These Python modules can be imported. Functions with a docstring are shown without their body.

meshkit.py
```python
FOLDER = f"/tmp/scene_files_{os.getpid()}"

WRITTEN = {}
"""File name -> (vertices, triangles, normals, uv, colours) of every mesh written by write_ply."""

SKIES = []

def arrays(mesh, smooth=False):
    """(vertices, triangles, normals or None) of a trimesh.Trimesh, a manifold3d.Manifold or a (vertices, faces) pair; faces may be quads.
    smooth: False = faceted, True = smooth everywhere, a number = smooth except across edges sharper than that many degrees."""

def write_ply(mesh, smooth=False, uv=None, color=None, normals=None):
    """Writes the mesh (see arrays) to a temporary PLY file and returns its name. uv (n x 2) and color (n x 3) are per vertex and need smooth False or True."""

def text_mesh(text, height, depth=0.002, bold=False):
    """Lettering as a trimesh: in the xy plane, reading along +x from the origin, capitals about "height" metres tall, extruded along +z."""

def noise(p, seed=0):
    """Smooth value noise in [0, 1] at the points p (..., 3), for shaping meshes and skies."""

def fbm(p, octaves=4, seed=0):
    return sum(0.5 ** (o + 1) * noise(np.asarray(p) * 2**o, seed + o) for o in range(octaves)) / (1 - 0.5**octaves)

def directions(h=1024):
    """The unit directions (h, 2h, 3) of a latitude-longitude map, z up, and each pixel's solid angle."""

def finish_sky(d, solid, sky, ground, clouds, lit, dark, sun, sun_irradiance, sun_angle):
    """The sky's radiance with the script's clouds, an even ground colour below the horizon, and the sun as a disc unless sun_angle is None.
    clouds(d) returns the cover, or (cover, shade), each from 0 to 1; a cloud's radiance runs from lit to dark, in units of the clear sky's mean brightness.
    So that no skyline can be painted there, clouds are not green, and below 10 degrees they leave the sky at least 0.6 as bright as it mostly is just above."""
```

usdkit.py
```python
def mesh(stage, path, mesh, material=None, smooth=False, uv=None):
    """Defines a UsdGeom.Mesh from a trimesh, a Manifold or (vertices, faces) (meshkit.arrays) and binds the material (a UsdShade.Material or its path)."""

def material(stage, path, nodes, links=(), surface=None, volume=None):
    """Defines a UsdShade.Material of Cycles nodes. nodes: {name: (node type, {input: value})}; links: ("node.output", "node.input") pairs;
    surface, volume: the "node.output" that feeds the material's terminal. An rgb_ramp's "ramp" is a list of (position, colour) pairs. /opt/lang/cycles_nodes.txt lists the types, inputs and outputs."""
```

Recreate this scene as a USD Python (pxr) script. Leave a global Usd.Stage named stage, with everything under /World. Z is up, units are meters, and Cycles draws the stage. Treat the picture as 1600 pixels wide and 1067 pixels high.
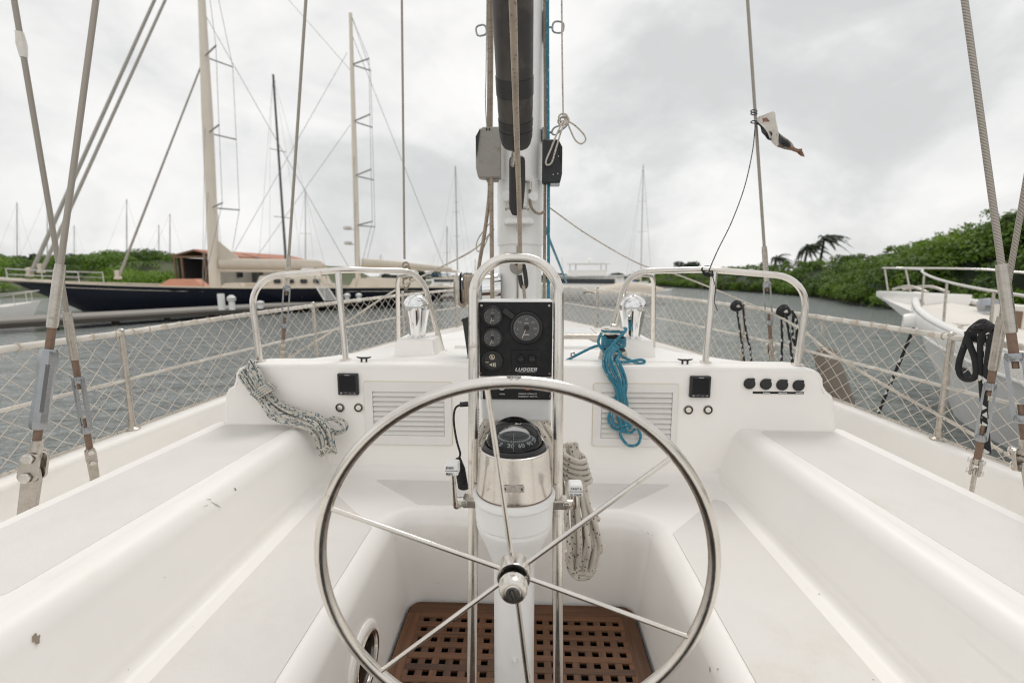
import math, random
import numpy as np, trimesh, usdkit, meshkit
from scipy.spatial import ConvexHull
from shapely.geometry import Polygon, box as sbox
from pxr import Usd, UsdGeom, UsdLux, UsdShade, Gf, Sdf, Vt

stage = Usd.Stage.CreateInMemory()
UsdGeom.SetStageUpAxis(stage, 'Z'); UsdGeom.SetStageMetersPerUnit(stage, 1.0)
UsdGeom.Xform.Define(stage, '/World'); UsdGeom.Scope.Define(stage, '/World/Looks')
PI = math.pi
A = np.array
# ---------------------------------------------------------------- camera, sky, sun, exposure
EYE = A([0.03, 0.0, 2.4]); PITCH = math.radians(8.1); YAW = math.radians(2.1); FPX = 720.0
FW = A([-math.sin(YAW)*math.cos(PITCH), math.cos(YAW)*math.cos(PITCH), -math.sin(PITCH)])
RT = A([math.cos(YAW), math.sin(YAW), 0.0]); UP = np.cross(RT, FW)
cam = UsdGeom.Camera.Define(stage, '/World/camera')
cam.CreateHorizontalApertureAttr(36.0); cam.CreateFocalLengthAttr(FPX/1600*36)
cam.CreateFStopAttr(2.2); cam.CreateFocusDistanceAttr(1.55); cam.CreateExposureAttr(-0.03)
cam.CreateClippingRangeAttr((0.05, 20000.0))
cam.AddTransformOp().Set(Gf.Matrix4d(*RT, 0, *UP, 0, *(-FW), 0, *EYE, 1))
SUN_EL, SUN_AZ = math.radians(58), math.radians(12)      # azimuth = atan2(x, y): ahead, a little to the right, behind cloud
sun = UsdLux.DistantLight.Define(stage, '/World/sun')
sun.CreateIntensityAttr(0.30); sun.CreateAngleAttr(25.0); sun.CreateColorAttr(Gf.Vec3f(1, .97, .93))
sun.CreateNormalizeAttr(True)
S = A([math.sin(SUN_AZ)*math.cos(SUN_EL), math.cos(SUN_AZ)*math.cos(SUN_EL), math.sin(SUN_EL)])
sx_ = np.cross([0, 0, 1.0], S); sx_ /= np.linalg.norm(sx_); sy_ = np.cross(S, sx_)
sun.AddTransformOp().Set(Gf.Matrix4d(*sx_, 0, *sy_, 0, *S, 0, 0, 0, 60, 1))
dome = UsdLux.DomeLight.Define(stage, '/World/sky')
dome.GetPrim().SetCustomDataByKey('kind', 'structure')
dome.GetPrim().SetCustomDataByKey('label', 'bright overcast sky with soft grey cloud banks')
SKY = usdkit.material(stage, '/World/Looks/overcast_sky', {
    'co': ('texture_coordinate', {}),
    'sky': ('sky_texture', {'sky_type': 'single_scattering', 'sun_disc': False, 'sun_elevation': SUN_EL, 'sun_rotation': SUN_AZ}),
    'mp': ('mapping', {'scale': (1.0, 1.0, 1.7), 'location': (1.3, 2.2, 0.9)}),
    'n1': ('noise_texture', {'scale': 2.5, 'detail': 7.0, 'roughness': 0.55, 'distortion': 0.45}),
    'n2': ('noise_texture', {'scale': 5.0, 'detail': 5.0, 'roughness': 0.6, 'distortion': 0.6}),
    'ad': ('math', {'math_type': 'multiply_add', 'value2': 0.36}),
    'rp': ('rgb_ramp', {'ramp': [(0.0, (6.4, 6.5, 6.5)), (0.53, (7.0, 7.08, 7.05)), (0.62, (7.7, 7.73, 7.68)), (0.70, (8.8, 8.8, 8.7)), (0.82, (9.9, 9.8, 9.65)), (1.0, (10.8, 10.7, 10.5))]}),
    'mx': ('mix_color', {'fac': 0.965, 'use_clamp': False}),
    'bg': ('background_shader', {'strength': 0.10})},
    [('co.generated', 'mp.vector'), ('mp.vector', 'n1.vector'), ('mp.vector', 'n2.vector'), ('n2.fac', 'ad.value1'), ('n1.fac', 'ad.value3'),
     ('ad.value', 'rp.fac'), ('sky.color', 'mx.a'), ('rp.color', 'mx.b'), ('mx.result', 'bg.color')], surface='bg.background')
UsdShade.MaterialBindingAPI.Apply(dome.GetPrim()).Bind(SKY)

# ---------------------------------------------------------------- helpers
def ray(u, v):                       # direction through a point of the 1600 x 1067 photograph, used only to survey positions
    return FW + (u-800)/FPX*RT - (v-533.5)/FPX*UP
def P(u, v, x=None, y=None, z=None):
    d = ray(u, v)
    t = (x-EYE[0])/d[0] if x is not None else (y-EYE[1])/d[1] if y is not None else (z-EYE[2])/d[2]
    return EYE + t*d

USED = {}
def fresh(parent, name):
    k = (parent, name); n = USED.get(k, 0); USED[k] = n+1
    return f'{parent}/{name}' if n == 0 else f'{parent}/{name}_{n:03d}'

class Thing:
    def __init__(s, path, loc, rot=0.0): s.path, s.loc, s.rot = path, A(loc, float), rot
    def to_local(s, p):
        q = np.asarray(p, float) - s.loc; c, n = math.cos(-s.rot), math.sin(-s.rot)
        return np.stack([q[..., 0]*c - q[..., 1]*n, q[..., 0]*n + q[..., 1]*c, q[..., 2]], -1)
    def dir_local(s, d):
        c, n = math.cos(-s.rot), math.sin(-s.rot)
        return np.stack([d[..., 0]*c - d[..., 1]*n, d[..., 0]*n + d[..., 1]*c, d[..., 2]], -1)

def tagit(prim, label=None, cat=None, group=None, kind=None):
    for k, v in (('label', label), ('category', cat), ('group', group), ('kind', kind)):
        if v: prim.SetCustomDataByKey(k, v)

def thing(name, label, cat, loc=(0, 0, 0), group=None, kind=None, rot=0.0):
    path = fresh('/World', name)
    x = UsdGeom.Xform.Define(stage, path); x.AddTranslateOp().Set(Gf.Vec3d(*map(float, loc)))
    if rot: x.AddRotateZOp().Set(math.degrees(rot))
    tagit(x.GetPrim(), label, cat, group, kind)
    return Thing(path, loc, rot)

def write(path, g, mat):
    v, f, n, uv = g
    m = UsdGeom.Mesh.Define(stage, path)
    m.CreatePointsAttr(Vt.Vec3fArray.FromNumpy(np.ascontiguousarray(v, np.float32)))
    m.CreateFaceVertexCountsAttr(Vt.IntArray.FromNumpy(np.full(len(f), 3, np.int32)))
    m.CreateFaceVertexIndicesAttr(Vt.IntArray.FromNumpy(np.ascontiguousarray(f, np.int32).ravel()))
    m.CreateSubdivisionSchemeAttr('none')
    if n is not None:
        m.CreateNormalsAttr(Vt.Vec3fArray.FromNumpy(np.ascontiguousarray(n, np.float32))); m.SetNormalsInterpolation('vertex')
    if uv is not None:
        UsdGeom.PrimvarsAPI(m).CreatePrimvar('st', Sdf.ValueTypeNames.TexCoord2fArray, 'vertex').Set(Vt.Vec2fArray.FromNumpy(np.ascontiguousarray(uv, np.float32)))
    UsdShade.MaterialBindingAPI.Apply(m.GetPrim()).Bind(UsdShade.Material.Get(stage, '/World/Looks/'+mat))
    return m.GetPrim()

def part(t, name, g, mat, label=None, local=False, kind=None):
    """One mesh under a thing or under a part (returned value). World coordinates unless local."""
    owner = t
    path = fresh(owner.path, name)
    v, f, n, uv = g
    if not local: v = t.to_local(v); n = None if n is None else t.dir_local(np.asarray(n))
    p = write(path, (v, f, n, uv), mat)
    tagit(p, label=label, kind=kind)
    return Thing(path, t.loc, t.rot)

def solo(name, label, cat, g, mat, loc=None, group=None, kind=None):
    """A thing that is one mesh."""
    path = fresh('/World', name)
    v = np.asarray(g[0]); loc = A(loc if loc is not None else [*(v.min(0)+v.max(0))[:2]/2, v[:, 2].min()], float)
    p = write(path, (v-loc, g[1], g[2], g[3]), mat)
    UsdGeom.Xformable(p).AddTranslateOp().Set(Gf.Vec3d(*map(float, loc)))
    tagit(p, label, cat, group, kind)
    return Thing(path, loc)

def copy_of(src, name, label, loc, rot=0.0, group=None):
    """A repeat: an instanceable Xform that refers to the first one."""
    path = fresh('/World', name)
    x = UsdGeom.Xform.Define(stage, path)
    pr = x.GetPrim(); pr.GetReferences().AddInternalReference(src.path)
    x.ClearXformOpOrder(); x.AddTranslateOp().Set(Gf.Vec3d(*map(float, loc)))
    if rot: x.AddRotateZOp().Set(math.degrees(rot))
    pr.SetInstanceable(True); tagit(pr, label, None, group)
    return pr

def geo(m, smooth=False):
    v, f, n = meshkit.arrays(m, smooth)
    return v, f, n, None
def cat(*gs):
    gs = [g for g in gs if g is not None]
    vs, fs, ns, us, k = [], [], [], [], 0
    for v, f, n, uv in gs:
        v = np.asarray(v); f = np.asarray(f)
        if n is None:                                      # faceted: split so that every face keeps its own normal
            fn = np.cross(v[f[:, 1]]-v[f[:, 0]], v[f[:, 2]]-v[f[:, 0]]); fn /= np.linalg.norm(fn, axis=1, keepdims=True)+1e-12
            uv = None if uv is None else np.asarray(uv)[f.ravel()]
            v = v[f.ravel()]; n = np.repeat(fn, 3, 0); f = np.arange(len(v)).reshape(-1, 3)
        vs.append(v); fs.append(f+k); ns.append(n); us.append(np.zeros((len(v), 2)) if uv is None else uv); k += len(v)
    return np.vstack(vs), np.vstack(fs), np.vstack(ns), np.vstack(us)
def xf(g, M):
    v, f, n, uv = g; M = np.asarray(M, float); R = M[:3, :3]
    f = f if np.linalg.det(R) > 0 else np.asarray(f)[:, ::-1]
    nn = None
    if n is not None:
        nn = np.asarray(n) @ np.linalg.inv(R); nn = nn/(np.linalg.norm(nn, axis=1, keepdims=True)+1e-12)
    return np.asarray(v) @ R.T + M[:3, 3], f, nn, uv
def move(g, d): return (np.asarray(g[0])+A(d, float), g[1], g[2], g[3])
def mirror(g): return xf(g, np.diag([-1., 1, 1, 1]))
def unit(a): a = A(a, float); return a/np.linalg.norm(a)
def basis(o, X, Y):
    X = unit(X); Z = unit(np.cross(X, Y)); Y = np.cross(Z, X); M = np.eye(4); M[:3, 0], M[:3, 1], M[:3, 2], M[:3, 3] = X, Y, Z, o; return M
def along(a, b=None, d=None, ref=(0, 0, 1)):
    """matrix that takes local +z to the direction a -> b"""
    d = unit(A(b)-A(a)) if d is None else unit(d)
    r = A(ref, float) if abs(np.dot(d, unit(ref))) < .97 else A([1., 0, 0])
    X = unit(np.cross(r, d)); Y = np.cross(d, X); M = np.eye(4); M[:3, 0], M[:3, 1], M[:3, 2], M[:3, 3] = X, Y, d, a; return M
FACE = lambda o: basis(o, (1, 0, 0), (0, 0, 1))          # a drawing in x, y stood up to face aft (towards -y)

def spline(p, k=6, closed=False):
    p = np.asarray(p, float); n = len(p)
    if n < 3 or k <= 1: return p
    if closed: q = np.vstack([p[-1], p, p[0], p[1]]); segs = n
    else: q = np.vstack([2*p[0]-p[1], p, 2*p[-1]-p[-2]]); segs = n-1
    t = np.linspace(0, 1, k, endpoint=False)[:, None]; out = []
    for i in range(segs):
        a, b, c, d = q[i:i+4]
        out.append(.5*((2*b)+(c-a)*t+(2*a-5*b+4*c-d)*t**2+(3*b-a-3*c+d)*t**3))
    out = np.vstack(out)
    return out if closed else np.vstack([out, p[-1]])
def frames(p, closed=False):
    t = np.gradient(p, axis=0) if not closed else np.roll(p, -1, 0)-np.roll(p, 1, 0)
    t /= np.linalg.norm(t, axis=1, keepdims=True)+1e-12
    r = A([0, 0, 1.]) if abs(t[0, 2]) < .9 else A([1., 0, 0])
    a = np.cross(t[0], r); a /= np.linalg.norm(a); out = [a]
    for i in range(1, len(p)):
        a = a - t[i]*np.dot(a, t[i]); a = a/(np.linalg.norm(a)+1e-12); out.append(a)
    N = A(out); return t, N, np.cross(t, N)
def tube(p, r, sides=10, k=1, closed=False, caps=True):
    p = spline(p, k, closed); n = len(p)
    T, N, B = frames(p, closed); r = np.broadcast_to(np.asarray(r, float), (n,)) if np.ndim(r) == 0 or len(r) == n else np.interp(np.linspace(0, 1, n), np.linspace(0, 1, len(r)), r)
    if closed: p, T, N, B, r = (np.vstack([x, x[:1]]) if x.ndim > 1 else np.append(x, x[0]) for x in (p, T, N, B, r)); n += 1
    L = np.concatenate([[0], np.cumsum(np.linalg.norm(np.diff(p, axis=0), axis=1))])
    a = np.linspace(0, 2*PI, sides+1); D = np.cos(a)[None, :, None]*N[:, None]+np.sin(a)[None, :, None]*B[:, None]
    v = (p[:, None]+r[:, None, None]*D).reshape(-1, 3); nn = D.reshape(-1, 3)
    uv = np.stack(np.broadcast_arrays(L[:, None], a[None]/(2*PI)), -1).reshape(-1, 2)
    i, j = np.meshgrid(np.arange(n-1), np.arange(sides), indexing='ij'); w = sides+1
    i, j = i.ravel(), j.ravel(); q = np.stack([i*w+j, (i+1)*w+j, (i+1)*w+j+1, i*w+j+1], -1)[:, ::-1]
    f = np.vstack([q[:, [0, 1, 2]], q[:, [0, 2, 3]]])
    if caps and not closed:
        for e, s in ((0, -1), (n-1, 1)):
            b = len(v); v = np.vstack([v, p[e]+D[e, :-1]*r[e], p[e]]); nn = np.vstack([nn, np.repeat(T[e][None]*s, sides+1, 0)]); uv = np.vstack([uv, np.zeros((sides+1, 2))])
            ids = np.arange(sides); tri = np.stack([b+ids, b+(ids+1) % sides, np.full(sides, b+sides)], -1)
            f = np.vstack([f, tri if s > 0 else tri[:, ::-1]])
    return v, f, nn, uv
def rod(a, b, r, sides=12): return tube(A([a, b], float), r, sides)
def fillet(p, rad, k=7):
    """polyline with rounded corners"""
    p = A(p, float); out = [p[0]]
    for i in range(1, len(p)-1):
        a, b = unit(p[i-1]-p[i]), unit(p[i+1]-p[i]); r = rad[i-1] if np.ndim(rad) else rad
        h = math.acos(np.clip(np.dot(a, b), -1, 1))/2
        d = min(r/math.tan(h), .49*np.linalg.norm(p[i-1]-p[i]), .49*np.linalg.norm(p[i+1]-p[i]))
        s, e = p[i]+a*d, p[i]+b*d
        for t in np.linspace(0, 1, k):
            out.append((1-t)**2*s+2*t*(1-t)*p[i]+t*t*e if h > 1.2 else None)
            if out[-1] is None:
                c = p[i]+unit(a+b)*(d/math.cos(h)); u, w = s-c, e-c
                om = math.acos(np.clip(np.dot(unit(u), unit(w)), -1, 1)); out[-1] = c+(math.sin((1-t)*om)*u+math.sin(t*om)*w)/math.sin(om)
    out.append(p[-1]); return A(out)
def bx(lo, hi, b=0.003):
    lo, hi = np.minimum(lo, hi), np.maximum(lo, hi); b = min(b, .45*float((hi-lo).min())); pts = []
    for c in np.ndindex(2, 2, 2):
        base = np.where(c, hi, lo); s = np.where(c, -1, 1)*b
        for k in range(3): q = base.copy().astype(float); m = [j for j in range(3) if j != k]; q[m] += s[m]; pts.append(q)
    return geo(trimesh.convex.convex_hull(A(pts)))
def cbox(c, s, b=0.003): c, s = A(c, float), A(s, float); return bx(c-s/2, c+s/2, b)
def rbox(lo, hi, r, k=3):
    """box with round edges"""
    s = trimesh.creation.icosphere(k-1, r).vertices; lo, hi = A(lo, float)+r, A(hi, float)-r
    return geo(trimesh.convex.convex_hull(np.vstack([s+np.where(c, hi, lo) for c in np.ndindex(2, 2, 2)])), 40)
def lathe(prof, n=32, M=None, smooth=35):
    m = trimesh.creation.revolve(A(prof, float), sections=n); g = geo(m, smooth)
    return g if M is None else xf(g, M)
def prism(poly, h, M=None, b=0.0):
    """polygon (x, y) extruded along +z, chamfered if b"""
    if not isinstance(poly, Polygon): poly = Polygon(poly)
    if b:
        gs = [geo(trimesh.creation.extrude_polygon(poly.buffer(-b, join_style=2), h))]
        g2 = trimesh.creation.extrude_polygon(poly, h-2*b); g2.apply_translation([0, 0, b]); gs.append(geo(g2))
        if poly.interiors: g = cat(*gs)
        else:
            o = A(poly.exterior.coords)[:-1]; i = A(poly.buffer(-b, join_style=2).exterior.coords)[:-1]
            pts = np.vstack([np.c_[o, np.full(len(o), b)], np.c_[o, np.full(len(o), h-b)], np.c_[i, np.zeros(len(i))], np.c_[i, np.full(len(i), h)]])
            g = geo(trimesh.convex.convex_hull(pts)) if poly.equals(poly.convex_hull) or poly.convex_hull.area < poly.area*1.0005 else cat(*gs)
    else: g = geo(trimesh.creation.extrude_polygon(poly, h))
    return g if M is None else xf(g, M)
def rrect(w, h, r, n=5, c=(0, 0)):
    o = []
    for cx, cy, a0 in ((w/2-r, h/2-r, 0), (-w/2+r, h/2-r, PI/2), (-w/2+r, -h/2+r, PI), (w/2-r, -h/2+r, 1.5*PI)):
        for a in np.linspace(a0, a0+PI/2, n): o.append((c[0]+cx+r*math.cos(a), c[1]+cy+r*math.sin(a)))
    return Polygon(o)
def disc(o, d, r, h, n=28, b=None):
    b = min(h*.3, r*.2) if b is None else b
    return lathe([(0, 0), (r, 0), (r, h-b), (r-b, h), (0, h)], n, along(o, d=d), 30)
def ball(c, r, k=2, s=(1, 1, 1)):
    m = trimesh.creation.icosphere(k, r); m.apply_scale(s); m.apply_translation(c); return geo(m, True)
def loft(rings, closed=True, smooth=40, caps=False):
    """rings: (m, n, 3); closed: each ring is closed"""
    R = A(rings, float); m, n = R.shape[:2]; v = R.reshape(-1, 3); f = []
    w = n if closed else n-1
    i, j = np.meshgrid(np.arange(m-1), np.arange(w), indexing='ij'); i, j = i.ravel(), j.ravel(); j2 = (j+1) % n
    q = np.stack([i*n+j, i*n+j2, (i+1)*n+j2, (i+1)*n+j], -1); f = np.vstack([q[:, [0, 1, 2]], q[:, [0, 2, 3]]])
    if caps:
        for e, s in ((0, -1), (m-1, 1)):
            c = len(v); v = np.vstack([v, R[e].mean(0)]); a = np.arange(n); t = np.stack([e*n+a, e*n+(a+1) % n, np.full(n, c)], -1); f = np.vstack([f, t if s > 0 else t[:, ::-1]])
    tm = trimesh.Trimesh(v, f, process=False); tm.merge_vertices(); tm.update_faces(tm.nondegenerate_faces())
    return geo(tm, smooth)
def text(s, h, M, depth=.0012, bold=False, center=True):
    m = meshkit.text_mesh(s, h, depth, bold)
    if center: b = m.bounds; m.apply_translation([-(b[0, 0]+b[1, 0])/2, -(b[0, 1]+b[1, 1])/2, 0])
    return xf(geo(m), M)
def hank(path, n, ra, rb, rr, nv, seed=0, loop=(.03, .05), k=4, sides=7, m=10, jit=.25, ends=True):
    """n strands of one rope laid along a path, turning back in loops at both ends. ra, rb: half widths across and off the surface (profiles along the path); nv: surface normal"""
    rg = np.random.default_rng(seed); c = spline(path, 8); L = np.linalg.norm(np.diff(c, axis=0), axis=1).cumsum(); L = np.r_[0, L]
    t = np.linspace(0, 1, m); c = np.stack([np.interp(t*L[-1], L, c[:, i]) for i in range(3)], 1)
    T = np.gradient(c, axis=0); T /= np.linalg.norm(T, axis=1, keepdims=True); N = np.broadcast_to(unit(nv), T.shape); S_ = np.cross(T, N); S_ /= np.linalg.norm(S_, axis=1, keepdims=True)
    N = np.cross(S_, T); ra = np.interp(t, np.linspace(0, 1, len(ra)), ra); rb = np.interp(t, np.linspace(0, 1, len(rb)), rb); pts = []
    for i in range(n):
        a = rg.uniform(0, 2*PI)+t*rg.uniform(-2.2, 2.2); q = math.sqrt(rg.uniform(.1, 1)); wob = np.convolve(rg.normal(0, 1, m+4), np.ones(5)/5, 'valid')*jit
        s = (q*np.cos(a)+wob)*ra; o = (.5+.5*q*np.sin(a))*2*rb
        line = c+S_*s[:, None]+N*o[:, None]
        e = T[-1]*rg.uniform(*loop)+N[-1]*rg.uniform(0, .3)*rb[-1] if ends else T[-1]*.001
        b = -T[0]*rg.uniform(*loop)*.6
        line = np.vstack([line[0]+b, line, line[-1]+e])
        pts.append(line if i % 2 == 0 else line[::-1])
    return tube(np.vstack(pts), rr, sides, k)
def cloud_of_leaves(centers, radii, n, size, rg, squash=.85, up=.35):
    """n small bent leaf clumps spread over ellipsoids"""
    centers = A(centers, float); radii = A(radii, float); w = (radii[:, 0]*radii[:, 2]); idx = rg.choice(len(centers), n, p=w/w.sum())
    d = rg.normal(size=(n, 3)); d[:, 2] = np.where(d[:, 2] < -.4, -d[:, 2], d[:, 2]); d /= np.linalg.norm(d, axis=1, keepdims=True)
    c = centers[idx]+d*radii[idx]*rg.uniform(.72, 1.06, (n, 1))
    nrm = d+rg.normal(0, .55, (n, 3))+A([0, 0, up]); nrm /= np.linalg.norm(nrm, axis=1, keepdims=True)
    a = np.cross(nrm, rg.normal(size=(n, 3))); a /= np.linalg.norm(a, axis=1, keepdims=True); b = np.cross(nrm, a)
    s = size*rg.uniform(.6, 1.35, (n, 1))
    q = np.stack([c-a*s, c+b*s*.45-nrm*s*.12, c+a*s, c-b*s*.45-nrm*s*.12], 1).reshape(-1, 3)
    k = np.arange(n)*4; f = np.vstack([np.stack([k, k+1, k+2], 1), np.stack([k, k+2, k+3], 1)])
    return q, f, None, None
# ---------------------------------------------------------------- materials
def M_(name, nodes, links=(), surface='p.BSDF', **kw): usdkit.material(stage, '/World/Looks/'+name, nodes, links, surface=surface, **kw)
def plain(name, col, rough=.5, metal=0., spec=.5, var=.10, scale=6., bump=0., bscale=60., coat=0., stain=None):
    """even paint or metal with a little mottling and fine relief"""
    dark = tuple(c*(1-var) for c in col); lite = tuple(min(.95, c*(1+var*.6)) for c in col)
    n = {'co': ('texture_coordinate', {}), 'n': ('noise_texture', {'scale': scale, 'detail': 5.0, 'roughness': .6}),
         'r': ('rgb_ramp', {'ramp': [(.25, dark), (.5, col), (.8, lite)]}),
         'rr': ('map_range', {'range_type': 'linear', 'from_min': .3, 'from_max': .7, 'to_min': max(.02, rough*.8), 'to_max': min(1, rough*1.25)}),
         'p': ('principled_bsdf', {'metallic': metal, 'specular_ior_level': spec, 'coat_weight': coat})}
    l = [('co.object', 'n.vector'), ('n.fac', 'r.fac'), ('n.fac', 'rr.value'), ('rr.result', 'p.roughness')]
    out = 'r.color'
    if stain:
        n['sn'] = ('noise_texture', {'scale': stain[1], 'detail': 6.0, 'roughness': .65}); n['sr'] = ('map_range', {'range_type': 'smoothstep', 'from_min': stain[2], 'from_max': stain[3], 'to_min': 0., 'to_max': 1.})
        n['sm'] = ('mix_color', {'b': stain[0]}); l += [('co.object', 'sn.vector'), ('sn.fac', 'sr.value'), ('sr.result', 'sm.fac'), ('r.color', 'sm.a')]; out = 'sm.result'
    l.append((out, 'p.base_color'))
    if bump:
        n['bn'] = ('noise_texture', {'scale': bscale, 'detail': 3.0}); n['b'] = ('bump', {'strength': bump, 'distance': .002}); l += [('co.object', 'bn.vector'), ('bn.fac', 'b.height'), ('b.normal', 'p.normal')]
    M_(name, n, l)
plain('gelcoat', (.865, .835, .795), .42, var=.03, scale=2.2, spec=.4, stain=((.74, .68, .60), 1.7, .60, .85), bump=.06, bscale=9)
plain('gelcoat_roof', (.85, .83, .80), .4, var=.03, scale=2.0, bump=.05, bscale=12)
plain('nonskid', (.73, .70, .665), .68, var=.045, scale=7, bump=.5, bscale=420, stain=((.66, .61, .55), 2.4, .56, .8))
plain('white_paint', (.80, .79, .77), .33, var=.04, scale=4, stain=((.60, .53, .45), 5, .62, .8))
plain('white_plastic', (.78, .77, .75), .35, var=.04)
plain('grey_white_plastic', (.66, .66, .65), .4, var=.10, scale=9)
plain('vent_white', (.76, .735, .70), .38, var=.04, stain=((.58, .50, .41), 7, .60, .8))
plain('steel', (.76, .72, .67), .20, metal=1, var=.12, scale=14, stain=((.50, .43, .36), 22, .60, .75))
plain('steel_worn', (.52, .48, .43), .28, metal=1, var=.15, scale=25, stain=((.34, .27, .21), 30, .60, .75))
plain('chrome', (.88, .88, .88), .035, metal=1, var=.03)
plain('galvanised', (.37, .385, .40), .24, metal=1, var=.07, scale=18)
plain('rusty_thread', (.21, .14, .10), .75, metal=.25, var=.45, scale=60, bump=.7, bscale=180)
plain('black_plastic', (.014, .014, .015), .36, var=.2)
plain('black_rubber', (.018, .018, .018), .6, var=.2)
plain('panel_black', (.009, .009, .010), .40, spec=.3, var=.25, scale=12, stain=((.022, .021, .020), 30, .5, .7))
plain('screen_black', (.004, .004, .005), .12, var=.1, spec=.25)
plain('dial_grey', (.085, .085, .085), .35, var=.1)
plain('dial_dark', (.02, .02, .02), .3, var=.1)
plain('print_white', (.72, .72, .70), .5, var=.03)
plain('print_grey', (.42, .42, .41), .5, var=.03)
plain('print_cream', (.66, .58, .42), .5, var=.03)
plain('needle_cream', (.80, .66, .46), .45, var=.03)
plain('orange_button', (.55, .13, .05), .4)
plain('clutch_grey', (.29, .27, .245), .5, var=.12, scale=20, stain=((.22, .16, .11), 24, .55, .7))
plain('vang_dark', (.062, .053, .046), .52, var=.4, scale=9, stain=((.035, .031, .03), 5, .48, .6))
plain('vang_band', (.022, .02, .019), .5, var=.3, scale=20)
plain('bilge', (.03, .028, .026), .8)
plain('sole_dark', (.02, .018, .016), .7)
plain('brass_plate', (.55, .52, .48), .3, metal=1, var=.2, scale=60)
plain('hull_navy', (.0035, .005, .010), .2, var=.2, scale=.5, spec=.3)
plain('schooner_cream', (.66, .58, .47), .5, var=.08, scale=.6)
plain('schooner_deck', (.42, .33, .24), .6, var=.2, scale=1.5)
plain('mast_cream', (.72, .65, .55), .45, var=.07, scale=.8)
plain('canvas_cream', (.62, .55, .46), .8, var=.10, scale=1.2)
plain('canvas_orange', (.62, .30, .20), .8, var=.15, scale=1)
plain('roof_tile', (.44, .20, .13), .8, var=.2, scale=.8)
plain('shed_dark', (.065, .06, .058), .8, var=.3, scale=.6)
plain('shed_timber', (.20, .12, .07), .8, var=.3)
plain('shed_wall', (.40, .36, .31), .8, var=.15, scale=.5)
plain('dock_concrete', (.27, .25, .225), .8, var=.18, scale=.7)
plain('dock_timber', (.07, .06, .05), .85, var=.3, scale=1.2)
plain('post_white', (.75, .74, .72), .5, var=.05)
plain('yacht_white', (.84, .82, .79), .3, var=.04, scale=.8)
plain('yacht_side', (.66, .655, .64), .3, var=.06, scale=.6)
plain('yacht_deck', (.74, .70, .64), .6, var=.07, scale=1.5)
plain('tinted_glass', (.015, .018, .02), .06, var=.1)
plain('stay_grey', (.40, .375, .335), .5, var=.15)
plain('spar_grey', (.35, .35, .35), .4, metal=.4, var=.1)
plain('spar_dark', (.12, .12, .12), .5, var=.1)
plain('spar_white', (.62, .60, .57), .5, var=.06)
plain('wire_thin', (.30, .29, .27), .4, metal=.5)
plain('hill_earth', (.085, .10, .045), .95, var=.4, scale=.15, bump=.6, bscale=1.2)
plain('bark', (.10, .08, .06), .9, var=.35, scale=5)
plain('fender_canvas', (.19, .16, .13), .85, var=.3, scale=9, bump=.5, bscale=160)
plain('flag_white', (.66, .62, .56), .8, var=.12, scale=40)
plain('flag_dark', (.055, .06, .065), .8, var=.4, scale=60)
plain('flag_orange', (.30, .17, .12), .8, var=.4, scale=50)
plain('tape_white', (.74, .70, .64), .8, var=.15, scale=60)
plain('lashing', (.56, .48, .39), .8, var=.15, scale=80)
plain('net_cord', (.68, .61, .53), .85, var=.12, scale=40)
plain('blue_canvas', (.03, .10, .22), .7)
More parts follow.
